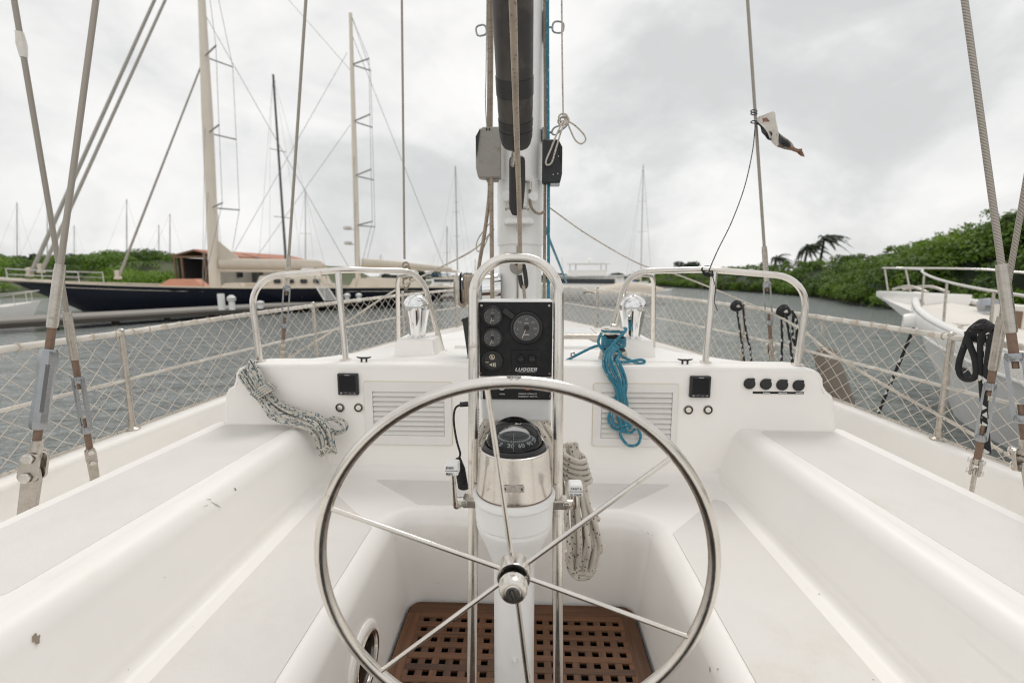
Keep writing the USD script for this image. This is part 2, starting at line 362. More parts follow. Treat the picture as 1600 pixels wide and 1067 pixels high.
# teak with grain along x or y
for nm, sc in (('teak_long', (60, 3, 20)), ('teak_cross', (3, 60, 20))):
    M_(nm, {'co': ('texture_coordinate', {}), 'oi': ('object_info', {}), 'ml': ('vector_math', {'vector_math': 'x'}) if False else ('mapping', {'scale': sc}),
            'n': ('noise_texture', {'scale': 1.0, 'detail': 6.0, 'roughness': .65, 'distortion': .4}), 'r': ('rgb_ramp', {'ramp': [(.2, (.042, .015, .005)), (.5, (.105, .041, .013)), (.8, (.17, .074, .026))]}),
            'hv': ('hsv', {'hue': .5, 'saturation': .95}), 'mr': ('map_range', {'range_type': 'linear', 'from_min': 0., 'from_max': 1., 'to_min': .7, 'to_max': 1.3}),
            'b': ('bump', {'strength': .35, 'distance': .002}), 'p': ('principled_bsdf', {'roughness': .62})},
       [('co.object', 'ml.vector'), ('ml.vector', 'n.vector'), ('n.fac', 'r.fac'), ('oi.random', 'mr.value'), ('mr.result', 'hv.value'), ('r.color', 'hv.color'), ('hv.color', 'p.base_color'), ('n.fac', 'b.height'), ('b.normal', 'p.normal')])
def rope(name, col, fleck=None, amount=.2, K=70., n=4, relief=.8, dirt=(.7, 1.0)):
    """braided cover: diagonal cells in (length, turn) coordinates, some of them flecks"""
    N = {'uv': ('texture_coordinate', {}), 's': ('separate_xyz', {}), 'a': ('math', {'math_type': 'multiply', 'value2': K}), 'bb': ('math', {'math_type': 'multiply', 'value2': float(n)}),
         'p1': ('math', {'math_type': 'add'}), 'p2': ('math', {'math_type': 'subtract'}), 'f1': ('math', {'math_type': 'floor'}), 'f2': ('math', {'math_type': 'floor'}), 'c': ('combine_xyz', {}),
         'w': ('white_noise_texture', {'dimensions': '3D'}), 'lt': ('math', {'math_type': 'less_than', 'value2': amount}), 'dn': ('noise_texture', {'scale': 9.0, 'detail': 4.0}),
         'dr': ('rgb_ramp', {'ramp': [(.3, tuple(c*dirt[0] for c in col)), (.65, tuple(c*dirt[1] for c in col))]}), 'm': ('mix_color', {'b': fleck or col}),
         'q1': ('math', {'math_type': 'pingpong', 'value2': .5}), 'q2': ('math', {'math_type': 'pingpong', 'value2': .5}), 'h': ('math', {'math_type': 'multiply'}),
         'b': ('bump', {'strength': relief, 'distance': .0015}), 'p': ('principled_bsdf', {'roughness': .85, 'sheen_weight': .15 if max(col) > .05 else 0.0})}
    L = [('uv.UV', 's.vector'), ('s.x', 'a.value1'), ('s.y', 'bb.value1'), ('a.value', 'p1.value1'), ('bb.value', 'p1.value2'), ('a.value', 'p2.value1'), ('bb.value', 'p2.value2'), ('p1.value', 'f1.value1'), ('p2.value', 'f2.value1'),
         ('f1.value', 'c.x'), ('f2.value', 'c.y'), ('c.vector', 'w.vector'), ('w.value', 'lt.value1'), ('uv.object', 'dn.vector'), ('dn.fac', 'dr.fac'), ('dr.color', 'm.a'), ('lt.value', 'm.fac'), ('m.result', 'p.base_color'),
         ('p1.value', 'q1.value1'), ('p2.value', 'q2.value1'), ('q1.value', 'h.value1'), ('q2.value', 'h.value2'), ('h.value', 'b.height'), ('b.normal', 'p.normal')]
    M_(name, N, L)
rope('rope_beige', (.42, .35, .27), (.24, .19, .15), .10, 110, 6)
rope('rope_tan', (.36, .29, .22), (.20, .16, .12), .12, 110, 6)
rope('rope_cream', (.60, .545, .47), (.07, .065, .06), .045, 120, 7)
rope('rope_blue_fleck', (.62, .58, .51), (.06, .115, .14), .24, 80, 4)
rope('rope_teal', (.03, .20, .285), (.20, .33, .36), .05, 70)
rope('rope_black', (.012, .012, .013), (.05, .05, .05), .05, 70)
rope('rope_black_fleck', (.012, .012, .013), (.55, .55, .52), .16, 34, 2)
rope('rail_cover', (.70, .66, .60), (.52, .46, .38), .18, 20, 2, .3)
def strand(name, col, K=95., n=5.):
    """laid wire: helical strands"""
    N = {'uv': ('texture_coordinate', {}), 's': ('separate_xyz', {}), 'a': ('math', {'math_type': 'multiply', 'value2': K}), 'bb': ('math', {'math_type': 'multiply', 'value2': n}), 'p1': ('math', {'math_type': 'add'}),
         'q1': ('math', {'math_type': 'pingpong', 'value2': .5}), 'r': ('rgb_ramp', {'ramp': [(0., tuple(c*.45 for c in col)), (.2, tuple(c*.85 for c in col)), (.5, col)]}), 'm2': ('math', {'math_type': 'multiply', 'value2': 1.0}),
         'b': ('bump', {'strength': .8, 'distance': .002}), 'p': ('principled_bsdf', {'metallic': .75, 'roughness': .38})}
    M_(name, N, [('uv.UV', 's.vector'), ('s.x', 'a.value1'), ('s.y', 'bb.value1'), ('a.value', 'p1.value1'), ('bb.value', 'p1.value2'), ('p1.value', 'q1.value1'), ('q1.value', 'r.fac'), ('r.color', 'p.base_color'), ('q1.value', 'b.height'), ('b.normal', 'p.normal')])
strand('wire_rope', (.42, .38, .33))
def leaf(name, dark, mid, lite, scale=.5):
    M_(name, {'g': ('geometry', {}), 'n': ('noise_texture', {'scale': scale, 'detail': 4.0}), 'ad': ('math', {'math_type': 'multiply_add', 'value2': .45}), 'r': ('rgb_ramp', {'ramp': [(.35, dark), (.62, mid), (.95, lite)]}),
              'p': ('principled_bsdf', {'roughness': .45, 'specular_ior_level': .35}), 't': ('translucent_bsdf', {}), 'm': ('mix_closure', {'fac': .32})},
       [('g.position', 'n.vector'), ('g.random_per_island', 'ad.value1'), ('n.fac', 'ad.value3'), ('ad.value', 'r.fac'), ('r.color', 'p.base_color'), ('r.color', 't.color'), ('p.BSDF', 'm.closure1'), ('t.BSDF', 'm.closure2')], surface='m.closure')
leaf('mangrove_leaf', (.045, .09, .006), (.125, .215, .012), (.26, .36, .035), .28)
leaf('shrub_leaf', (.05, .10, .010), (.15, .26, .02), (.28, .40, .05), .12)
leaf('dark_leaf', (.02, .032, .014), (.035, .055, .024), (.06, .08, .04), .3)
leaf('dry_twig', (.10, .08, .07), (.17, .14, .125), (.26, .22, .20), .6)
leaf('palm_leaf', (.02, .032, .014), (.035, .052, .022), (.07, .09, .04), .6)
M_('sea', {'g': ('geometry', {}), 'mp': ('mapping', {'scale': (1., 1.9, 1.)}), 'n1': ('noise_texture', {'scale': .75, 'detail': 3.0, 'roughness': .55, 'distortion': .8}), 'n2': ('noise_texture', {'scale': 3.2, 'detail': 3.0, 'roughness': .55, 'distortion': .6}),
           'ad': ('math', {'math_type': 'multiply_add', 'value2': .30}), 'b': ('bump', {'strength': 1.0, 'distance': .26}),
           'p': ('principled_bsdf', {'base_color': (.175, .190, .182), 'roughness': .10, 'ior': 1.33})},
   [('g.position', 'mp.vector'), ('mp.vector', 'n1.vector'), ('mp.vector', 'n2.vector'), ('n2.fac', 'ad.value1'), ('n1.fac', 'ad.value3'), ('ad.value', 'b.height'), ('b.normal', 'p.normal')])
M_('compass_glass', {'f': ('fresnel', {'IOR': 1.45}), 't': ('transparent_bsdf', {'color': (.80, .82, .84)}), 'g': ('glossy_bsdf', {'roughness': .02, 'color': (.9, .9, .9)}), 'm': ('mix_closure', {})},
   [('f.fac', 'm.fac'), ('t.BSDF', 'm.closure1'), ('g.BSDF', 'm.closure2')], surface='m.closure')
# ---------------------------------------------------------------- water and our own yacht
WL = -0.0
gx = np.r_[-4000, -800, -200, np.linspace(-80, 80, 9), 200, 800, 4000]
vx, vy = np.meshgrid(gx, np.r_[-300, -40, np.linspace(0, 120, 7), 400, 1200, 6000], indexing='ij'); nx, ny = vx.shape
i, j = np.meshgrid(np.arange(nx-1), np.arange(ny-1), indexing='ij'); i, j = i.ravel(), j.ravel()
qd = np.stack([i*ny+j, (i+1)*ny+j, (i+1)*ny+j+1, i*ny+j+1], -1)
solo('water', 'grey rippled harbour water around the moored boats', None, geo((np.stack([vx, vy, 0*vx], -1).reshape(-1, 3), qd)), 'sea', loc=(0, 0, 0), kind='structure')

yacht = thing('sailing_yacht', 'white fibreglass sailing yacht whose open cockpit and foredeck fill the foreground', 'sailing yacht', (0, 0, 0))
def beam(y): return np.where(y < 1.5, 2.2-.008*(1.5-y)**2, 2.2*(1-np.clip((y-1.5)/6.35, 0, 1)**2.1))
def sheer(y): return 1.575+.028*np.clip(y-2.3, 0, 9)**1.15
# cockpit well: U-shaped rings from the sole up over the seats to the coaming
def uring(wf, wa, f, z, r, ya=-1.3, n=9, wb=None):
    """U open aft: half width wf in front, wa aft; front wall at f; corner radius r"""
    p = [(-wa, ya)]+[(-wf-(wa-wf)*s, f-r-(f-r-ya)*s) for s in (.75, .5, .25)]
    for a in np.linspace(PI, PI/2, n): p.append((-wf+r+r*math.cos(a), f-r+r*math.sin(a)))
    q = [(-x, y) for x, y in p[::-1]]
    return [(x, y, z) for x, y in p+q]
rings = []; WA = .07
def ring(w, f, z, r, wa=None): rings.append(uring(w, wa if wa is not None else w, f, z, r))
ring(.520, 1.955, .64, .07); ring(.525, 1.96, .90, .08); ring(.545, 1.912, 1.22, .10)
for a in np.linspace(0, PI/2, 7)[1:]: ring(.548+.085*(1-math.cos(a)), 1.908+.05*(1-math.cos(a)), 1.265+.095*math.sin(a), .11+.05*(1-math.cos(a)))
ring(.70, 2.02, 1.361, .13)
ring(.97, 2.235, 1.361, .05, .97+WA*.7)
for a in np.linspace(0, PI/2, 6)[1:]: ring(.97+.036*math.sin(a), 2.235+.052*math.sin(a), 1.361+.045*(1-math.cos(a)), .04, .97+.036*math.sin(a)+WA*.72)
for a in np.linspace(.12, 1.0, 8): ring(1.006+.058*a**1.15, 2.292+.003*a, 1.392+.170*a, .02, 1.006+.058*a**1.15+WA*(.75+.25*a))
for a in np.linspace(0, PI/2, 9)[1:]: ring(1.064+.058*(1-math.cos(a))+.014*math.sin(a), 2.296, 1.562+.074*math.sin(a), .02, 1.064+.058*(1-math.cos(a))+.014*math.sin(a)+WA)
ring(1.152, 2.30, 1.6360, .02, 1.152+WA); ring(1.158, 2.30, 1.6335, .02, 1.158+WA); ring(1.166, 2.30, 1.6335, .02, 1.166+WA); ring(1.18, 2.30, 1.6300, .02, 1.18+WA)
ring(1.575, 2.30, 1.630, .02, 1.625); ring(1.60, 2.30, 1.636, .02, 1.65)
for a in np.linspace(0, PI/2, 5)[1:]: ring(1.60+.028*math.sin(a), 2.30, 1.608+.028*math.cos(a), .02, 1.65+.028*math.sin(a))
ring(1.64, 2.30, 1.26, .02, 1.69)
g = loft(rings, closed=False, smooth=50); g = (g[0], g[1][:, ::-1], -g[2], None)
part(yacht, 'cockpit_moulding', g, 'gelcoat')
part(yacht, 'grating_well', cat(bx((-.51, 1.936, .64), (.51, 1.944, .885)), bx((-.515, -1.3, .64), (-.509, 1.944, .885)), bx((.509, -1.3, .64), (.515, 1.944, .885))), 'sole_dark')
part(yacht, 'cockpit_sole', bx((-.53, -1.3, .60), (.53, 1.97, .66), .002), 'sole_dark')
part(yacht, 'cockpit_aft_wall', bx((-1.7, -1.42, .6), (1.7, -1.302, 1.62), .01), 'gelcoat')
# bulkhead with its stepped shoulders
half = [(0, 1.2), (0, 1.957), (1.40, 1.948), (1.463, 1.935), (1.492, 1.905), (1.500, 1.85), (1.512, 1.832), (1.542, 1.815), (1.558, 1.785), (1.575, 1.66), (1.60, 1.2)]
poly = Polygon([(-x, z) for x, z in half[::-1]]+half[1:]).buffer(0)
sm = poly.buffer(-.012).buffer(.012)
def slab(poly, y0, y1, e=.018, k=4, holes=None):
    """upright slab facing aft with a rounded aft edge"""
    ex = lambda p, n=220: A([p.exterior.interpolate(s, normalized=True).coords[0] for s in np.linspace(0, 1, n, endpoint=False)])
    o = ex(poly); rr = []
    c = o.mean(0); nrm = np.roll(o, -1, 0)-np.roll(o, 1, 0); nrm = np.stack([nrm[:, 1], -nrm[:, 0]], 1); nrm /= np.linalg.norm(nrm, axis=1, keepdims=True)
    if np.sum(nrm*(o-c)) < 0: nrm = -nrm
    for a in np.linspace(0, PI/2, k): q = o-nrm*e*(1-math.sin(a)); rr.append(np.c_[q[:, 0], np.full(len(q), y0+e*(1-math.cos(a))), q[:, 1]])
    rr.append(np.c_[o[:, 0], np.full(len(o), y1), o[:, 1]])
    g = loft(rr, closed=True, smooth=50); q = poly.buffer(-e*.98); fc = trimesh.creation.extrude_polygon(q.difference(holes) if holes is not None else q, .01)
    return cat(g, xf(geo(fc), basis((0, y0+.0005+.01, 0), (1, 0, 0), (0, 0, 1))))
VENTS = (((573, 597, 705, 693), (585, 612, 694, 679)), ((925, 600, 1060, 696), (938, 613, 1051, 684)))
hole = lambda q: sbox(P(q[0], q[3], y=2.29)[0], P(q[0], q[3], y=2.29)[2], P(q[2], q[1], y=2.29)[0], P(q[2], q[1], y=2.29)[2])
g = slab(sm, 2.29, 2.46, holes=hole(VENTS[0][1]).union(hole(VENTS[1][1])))
n_ = g[2]; part(yacht, 'bulkhead', g, 'gelcoat')
# hull sides with bulwark, side deck, foredeck, coach roof
ys = np.r_[np.linspace(-2, 1.5, 6), np.linspace(1.8, 7.84, 34)]
def hullring(y, s):
    b = float(beam(y)); h = float(sheer(y)); w = min(.105, b*.6)
    xs = [(max(b-.16, .0), h-.27), (max(b-.135, 0), h-.03), (max(b-.12, 0), h-.006), (max(b-w, 0)+.012, h), (b-.015, h), (b, h-.014), (b-.004, h-.06), (max(b-.03, 0), h-.6), (max(b*.93-.12, 0), .05), (max(b*.8-.3, 0), -.5)]
    return [(s*x, y, z) for x, z in xs]
for s, nm in ((-1, 'port'), (1, 'starboard')):
    g = loft([hullring(y, s) for y in ys], closed=False, smooth=50)
    if s > 0: g = (g[0], g[1][:, ::-1], -g[2], None)
    part(yacht, 'hull_side', g, 'gelcoat')
    sd = []
    for y in ys: b = float(beam(y)); h = float(sheer(y))-.262; sd.append([(s*min(1.5, b*.5), y, h+.03), (s*max(b-.155, 0), y, h)])
    g = loft(sd, closed=False, smooth=60)
    if s < 0: g = (g[0], g[1][:, ::-1], -g[2], None)
    part(yacht, 'side_deck', g, 'gelcoat_roof')
fd = [[(-beam(y)*.55, y, sheer(y)-.232+.0), (0, y, sheer(y)-.19), (beam(y)*.55, y, sheer(y)-.232)] for y in ys if y > 2.3]
g = loft(fd, closed=False, smooth=60); part(yacht, 'foredeck', (g[0], g[1][:, ::-1], -g[2], None), 'gelcoat_roof')
ty = A([2.40, 2.6, 2.9, 3.3, 3.8, 4.4, 5.0, 5.4, 5.55]); tw = A([1.26, 1.13, 1.0, .93, .90, .86, .74, .60, .45]); tz = A([1.953, 1.945, 1.93, 1.905, 1.875, 1.84, 1.81, 1.79, 1.775])
rr = []; first = True
for y, w, z in [(2.397, 1.26, 1.85)]+list(zip(ty, tw, tz)):
    q = [(-w-.05, z-.34), (-w-.012, z-.06), (-w+.005, z-.02), (-w+.04, z-.003), (-w*.5, z+.006), (0, z+.01)]
    rr.append([(x, y, zz) for x, zz in q]+[(-x, y, zz) for x, zz in q[-2::-1]])
rr.append([(x*.9, 5.66, min(z, 1.66)) for x, _, z in rr[-1]])
g = loft(rr, closed=False, smooth=45); part(yacht, 'coach_roof', (g[0], g[1][:, ::-1], -g[2], None), 'gelcoat_roof')
# raised centre panel of the roof, hatches
q = [(-.42, 2.95), (.50, 2.95), (.46, 4.7), (-.38, 4.7)]
rz = lambda y: float(np.interp(y, ty, tz))+.01
g = loft([[(x0, y, rz(y)-.02), (x0+.015, y, rz(y)+(.016 if y > 2.925 else -.019)), (x1-.015, y, rz(y)+(.016 if y > 2.925 else -.019)), (x1, y, rz(y)-.02)] for x0, x1, y in ((-.46, .52, 2.922), (-.46, .52, 2.93), (-.45, .51, 3.0), (-.41, .47, 4.6), (-.40, .46, 4.68))], closed=False, smooth=30)
part(yacht, 'roof_panel', (g[0], g[1][:, ::-1], -g[2], None), 'gelcoat_roof')
h = part(yacht, 'hatch', rbox((.19, 3.55, rz(3.8)+.0), (.58, 4.0, rz(3.6)+.055), .015), 'steel_worn'); part(h, 'pane', rbox((.22, 3.58, rz(3.7)+.048), (.55, 3.97, rz(3.6)+.061), .004), 'grey_white_plastic')
# non-skid panels, 3 mm proud
def panel(pts, z, name='nonskid_panel', r=.02, th=.004, zfun=None):
    po = Polygon(pts).buffer(-r).buffer(r, quad_segs=6); g = prism(po, th); g = move(g, (0, 0, z-.0027)); return part(yacht, name, g, 'nonskid')
SZ = 1.361
for s in (-1, 1):
    panel([(s*.622, -1.25), (s*.622, 1.775), (s*.905, 2.075), (s*.945, 2.05), (s*.945, -1.25)], SZ, r=.012)
    panel([(s*1.243, .965), (s*1.183, 2.27), (s*1.555, 2.27), (s*1.60, .965)], 1.6300, r=.035)
    panel([(s*1.27, -1.2), (s*1.258, .83), (s*1.60, .83), (s*1.61, -1.2)], 1.6300, r=.035)
c = [P(578, 749, z=SZ), P(1056, 755, z=SZ), P(972, 794, z=SZ), P(652, 790, z=SZ)]
panel([(-.76, 2.222), (.755, 2.222), (.456, 1.972), (-.475, 1.972)], SZ, r=.01)
# ventilation panels with slats
for (u0, v0, u1, v1), (a0, b0, a1, b1) in VENTS:
    Y = 2.29; p0, p1 = P(u0, v1, y=Y), P(u1, v0, y=Y); s0, s1 = P(a0, b1, y=Y), P(a1, b0, y=Y)
    w, h_ = p1[0]-p0[0], p1[2]-p0[2]; cx, cz = (p0[0]+p1[0])/2, (p0[2]+p1[2])/2
    frame = rrect(w, h_, .012, c=(cx, cz)).difference(sbox(s0[0], s0[2], s1[0], s1[2]))
    vp = part(yacht, 'vent_panel', prism(frame, .007, basis((0, Y+.001, 0), (1, 0, 0), (0, 0, 1))), 'vent_white')
    part(vp, 'back_plate', bx((s0[0]-.01, Y+.0135, s0[2]-.01), (s1[0]+.01, Y+.017, s1[2]+.01), .0003), 'vent_white')
    part(vp, 'gasket', prism(rrect(w+.006, h_+.006, .014, c=(cx, cz)).difference(rrect(w-.01, h_-.01, .010, c=(cx, cz))), .0016, basis((0, Y+.001, 0), (1, 0, 0), (0, 0, 1))), 'print_cream')
    n = 9; pitch = (s1[2]-s0[2])/n
    for k in range(n):
        z = s0[2]+pitch*(k+.08)
        pr = [(Y-.008, z+.001), (Y+.0045, z+pitch*.95), (Y+.008, z+pitch*.95), (Y+.008, z+pitch*.72), (Y-.005, z-.0010)]
        part(vp, 'slat', prism([(a, b) for a, b in pr], s1[0]-s0[0]-.004, basis((s0[0]+.002, 0, 0), (0, 1, 0), (0, 0, 1))), 'vent_white')
# porthole in the side of the footwell
pc = P(569, 1033, x=-.535); M = along(pc+A([-.004, 0, 0]), d=(1, 0, .03), ref=(0, 0, 1))
def oval(g, sx, sy): return xf(g, M @ np.diag([sx, sy, 1, 1]))
po = part(yacht, 'porthole', oval(lathe([(.118, -.004), (.118, .006), (.110, .013), (.10, .015), (.092, .012), (.092, -.004), (.118, -.004)], 40), 1.2, 1.), 'gelcoat', label='oval dark porthole low in the side of the footwell')
part(po, 'rim', oval(lathe([(.093, 0), (.093, .018), (.088, .022), (.080, .02), (.078, .006), (.078, 0), (.093, 0)], 40), 1.2, 1.), 'steel')
part(po, 'pane', oval(lathe([(0, 0), (.0785, 0), (.0785, .008), (0, .009)], 40), 1.2, 1.), 'screen_black')
# ---------------------------------------------------------------- teak grating: border planks and crossing slats, each its own
gr = thing('teak_grating', 'brown teak grating with square holes on the cockpit sole', 'floor grating', (0, 1.5, .87))
gx0, gx1, gy0, gy1, gz = -.508, .508, .62, 1.94, .90; bw = .062; PT = .0553
for lo, hi, m in (((gx0, gy0, gz-.03), (gx0+bw, gy1-.07, gz), 'teak_long'), ((gx1-bw, gy0, gz-.03), (gx1, gy1-.07, gz), 'teak_long'), ((gx0+bw+.001, gy0, gz-.03), (gx1-bw-.001, gy0+bw, gz), 'teak_cross')):
    part(gr, 'border_plank', bx(lo, hi, .003), m)
fp = Polygon([(gx0, gy1-.069), (gx1, gy1-.069), (gx1, gy1-.05)]+[(gx1-.05+.05*math.cos(a), gy1-.05+.05*math.sin(a)) for a in np.linspace(.2, PI/2, 6)]+[(gx0+.05+.05*math.cos(a), gy1-.05+.05*math.sin(a)) for a in np.linspace(PI/2, PI-.2, 6)]+[(gx0, gy1-.05)])
part(gr, 'border_plank', move(prism(fp, .03, b=.003), (0, 0, gz-.03)), 'teak_cross')
nxs = int((gx1-gx0-2*bw)/PT); off = (gx1-gx0-2*bw-nxs*PT)/2
rg = np.random.default_rng(3)
for k in range(nxs+1):
    x = gx0+bw+off+k*PT; part(gr, 'long_slat', bx((x-.0148, gy0+bw+.001, gz-.011), (x+.0148, gy1-.071, gz-.0012+rg.uniform(-.0006, .0006)), .002), 'teak_long')
nys = int((gy1-gy0-bw-.07)/PT)
for k in range(nys+1):
    y = gy1-.07-.012-k*PT; part(gr, 'cross_slat', bx((gx0+bw+.001, y-.0148, gz-.010), (gx1-bw-.001, y+.0148, gz+.0006+rg.uniform(-.0005, .0005)), .002), 'teak_cross')
# small marks of use on the gelcoat: scuffs, crumbs and a worn drip under a vent, set on the surface found by ray casting
_m = trimesh.Trimesh(*[np.asarray(q) for q in loft(rings, closed=False, smooth=False)[:2]], process=False)
def scuff(uv, w, h, ang, mat, seed):
    o = EYE; d = unit(ray(*uv)); loc, _, tri = _m.ray.intersects_location([o], [d], multiple_hits=False)
    if not len(loc): return
    p = loc[0]; n = _m.face_normals[tri[0]]; n = n if np.dot(n, d) < 0 else -n; r = np.random.default_rng(seed)
    t = np.cross(n, d); t /= np.linalg.norm(t); b = np.cross(n, t); q = math.cos(ang)*t+math.sin(ang)*b; s2 = np.cross(n, q)
    a = np.linspace(0, 2*PI, 14, endpoint=False); k = 1+r.normal(0, .28, 14)
    ring_ = p+n*.0012+(w*np.cos(a)*k)[:, None]*q+(h*np.sin(a)*k)[:, None]*s2
    v = np.vstack([ring_, p+n*.0016]); f = [[i, (i+1) % 14, 14] for i in range(14)]
    part(yacht, 'scuff_mark', geo((v, A(f))), mat)
plain('scuff_brown', (.30, .24, .18), .8, var=.3, scale=200); plain('scuff_grey', (.52, .49, .45), .7, var=.2, scale=200)
for k, (uv, w, h, an, m) in enumerate((((57, 996), .011, .008, .3, 'scuff_brown'), ((51, 1001), .003, .002, 0, 'scuff_brown'), ((367, 764), .006, .004, .4, 'scuff_brown'), ((335, 787), .020, .0018, .55, 'scuff_grey'), ((341, 790), .016, .0014, .7, 'scuff_grey'), ((326, 780), .010, .0014, 1., 'scuff_grey'), ((321, 790), .008, .0012, 1.2, 'scuff_grey'),
        ((257, 902), .0015, .0012, 0, 'scuff_brown'), ((1110, 1046), .006, .003, .2, 'scuff_brown'), ((1122, 1045), .003, .002, 0, 'scuff_brown'), ((1013, 833), .005, .0015, .5, 'scuff_brown'), ((1019, 836), .003, .0013, 0, 'scuff_grey'), ((1122, 822), .002, .0015, 0, 'scuff_brown'), ((1280, 928), .0022, .0018, 0, 'scuff_brown'), ((1262, 920), .0016, .0012, 0, 'scuff_grey'), ((1364, 1062), .0045, .0018, .3, 'scuff_brown'), ((1018, 1022), .0018, .0014, 0, 'scuff_grey'),
        ((684, 910), .007, .0012, .1, 'scuff_grey'), ((612, 833), .010, .001, 1.2, 'scuff_grey'), ((618, 842), .012, .0009, 1.4, 'scuff_grey'), ((947, 760), .0018, .0015, 0, 'scuff_brown'), ((918, 748), .0014, .0012, 0, 'scuff_brown'), ((302, 979), .0012, .001, 0, 'scuff_brown'), ((200, 1046), .0014, .001, 0, 'scuff_grey'))):
    scuff(uv, w, h, an, m, k)
# ---------------------------------------------------------------- steering wheel
WC = A([.002, .907, 1.7775]); WR = .42; TI = -.079
WN, WUP = A([0, math.cos(TI), -math.sin(TI)]), A([0, math.sin(TI), math.cos(TI)])
def onwheel(u, v): d = ray(u, v); return EYE+d*np.dot(WC-EYE, WN)/np.dot(d, WN)
wheel = thing('helm_wheel', 'large stainless steel steering wheel with six thin spokes in the middle of the cockpit', 'steering wheel', WC)
a = np.linspace(0, 2*PI, 96, endpoint=False)
part(wheel, 'rim', tube(WC+WR*np.cos(a)[:, None]*A([1, 0, 0])+WR*np.sin(a)[:, None]*WUP, .0128, 18, 1, True), 'steel')
hubp = onwheel(803, 894.5)
for (u, v) in ((520, 795), (762, 612), (1045, 718), (1083, 997), (832, 1120), (582, 1058)):
    e = onwheel(u, v); d = unit(e-hubp); o = hubp+d*.034; q = WC+WR*unit(e-WC)*.975
    part(wheel, 'spoke', rod(o-d*.01, q, .0054, 14), 'steel')
MH = along(hubp+A([0, .022, 0]), d=(0, -1, 0))
hub = part(wheel, 'hub', lathe([(0, 0), (.033, 0), (.0355, .004), (.0355, .040), (.034, .043), (.0300, .043), (.0288, .020), (.0, .020)], 40, MH), 'steel')
part(hub, 'groove', lathe([(0, .0202), (.0287, .0202), (.0287, .0225), (.013, .023), (.013, .066), (0, .066)], 32, MH), 'black_rubber')
capg = part(wheel, 'hub_cap', lathe([(0, .060), (.0285, .060), (.0300, .062), (.0300, .065), (.0285, .067), (.0285, .078), (.0265, .083), (.0225, .0855), (.0165, .0865), (.0150, .089), (0, .0895)], 40, MH), 'steel')
fz = hubp[1]+.022-.0895
part(capg, 'slot', xf(cat(geo(trimesh.creation.extrude_polygon(rrect(.010, .021, .001), .002))), FACE((hubp[0], fz+.0008, hubp[2])) @ trimesh.transformations.rotation_matrix(.35, (0, 0, 1))), 'black_plastic')
part(capg, 'slot_bar', xf(geo(trimesh.creation.extrude_polygon(rrect(.0045, .0165, .0008), .0026)), FACE((hubp[0], fz+.0006, hubp[2])) @ trimesh.transformations.rotation_matrix(.35, (0, 0, 1))), 'steel_worn')
tp = WC+WUP*WR+A([0, -.0095, .0105])
mk = part(wheel, 'rim_clamp', xf(cat(prism([(-.006, 0), (.006, 0), (.015, .0075), (-.015, .0075)], .003)), basis(tp+A([0, .001, -.0062]), (1, 0, 0), unit((0, .62, .8)))), 'spar_dark')
for s in (-1, 1): part(mk, 'screw', lathe([(0, 0), (.0022, 0), (.0016, .0012), (0, .0012)], 12, along(tp+A([s*.0052, -.0012, -.001]), d=(0, -.8, .62))), 'steel')

# ---------------------------------------------------------------- pedestal with bowl, levers
PX, PY = -.008, 1.20
ped = thing('steering_pedestal', 'white painted steering pedestal with a flared bowl behind the wheel hub', 'steering pedestal', (PX, PY, .9))
MP = np.eye(4); MP[:3, 3] = (PX, PY, 0)
part(ped, 'column', lathe([(0, .66), (.058, .66), (.0575, 1.60), (.062, 1.64), (0, 1.64)], 40, MP), 'white_paint')
part(ped, 'bowl', lathe([(0, 1.60), (.060, 1.605), (.068, 1.63), (.086, 1.675), (.099, 1.705), (.1045, 1.722), (.1045, 1.728), (.1025, 1.731), (.1025, 1.734), (.106, 1.738), (.1075, 1.77), (.1085, 1.795), (.1125, 1.800), (.1130, 1.812), (.109, 1.819), (.104, 1.8195), (.101, 1.81), (0, 1.81)], 56, MP), 'white_paint')
part(ped, 'bolt', lathe([(0, 0), (.006, 0), (.006, .006), (.004, .008), (0, .008)], 6, along((PX+.004, PY-.0575, 1.345), d=(0, -1, 0))), 'white_plastic')
part(ped, 'gasket', lathe([(.0985, 1.8196), (.1035, 1.8196), (.1035, 1.8225), (.0985, 1.8225), (.0985, 1.8196)], 48, MP), 'rusty_thread')
# ---------------------------------------------------------------- compass
cm = thing('compass', 'steering compass under a clear dome on a polished steel drum', 'compass', (PX, PY, 1.82))
part(cm, 'housing', lathe([(.0, 1.8205), (.103, 1.8205), (.1035, 1.826), (.1030, 1.832), (.0955, 1.9365), (.0945, 1.941), (.0915, 1.9425), (.083, 1.9395), (.080, 1.936), (0, 1.936)], 64, MP), 'steel')
part(cm, 'bezel', lathe([(.079, 1.936), (.0835, 1.936), (.0835, 1.949), (.080, 1.953), (.0765, 1.951), (.0765, 1.936), (.079, 1.936)], 56, MP), 'black_plastic')
part(cm, 'inner_base', lathe([(0, 1.9375), (.0765, 1.9375), (.0765, 1.939), (0, 1.939)], 40, MP), 'screen_black')
prof = [(.0762*math.cos(t), 1.945+.078*math.sin(t)) for t in np.linspace(0.02, PI/2, 12)]
part(cm, 'dome', lathe(prof+[(0, 1.945+.078)], 48, MP, True), 'compass_glass')
card = part(cm, 'card', lathe([(0, 1.975), (.030, 1.975), (.036, 1.973), (.066, 1.953), (.067, 1.950), (0, 1.950)], 48, MP), 'dial_dark')
gs = []; sl = math.atan2(.020, .030)
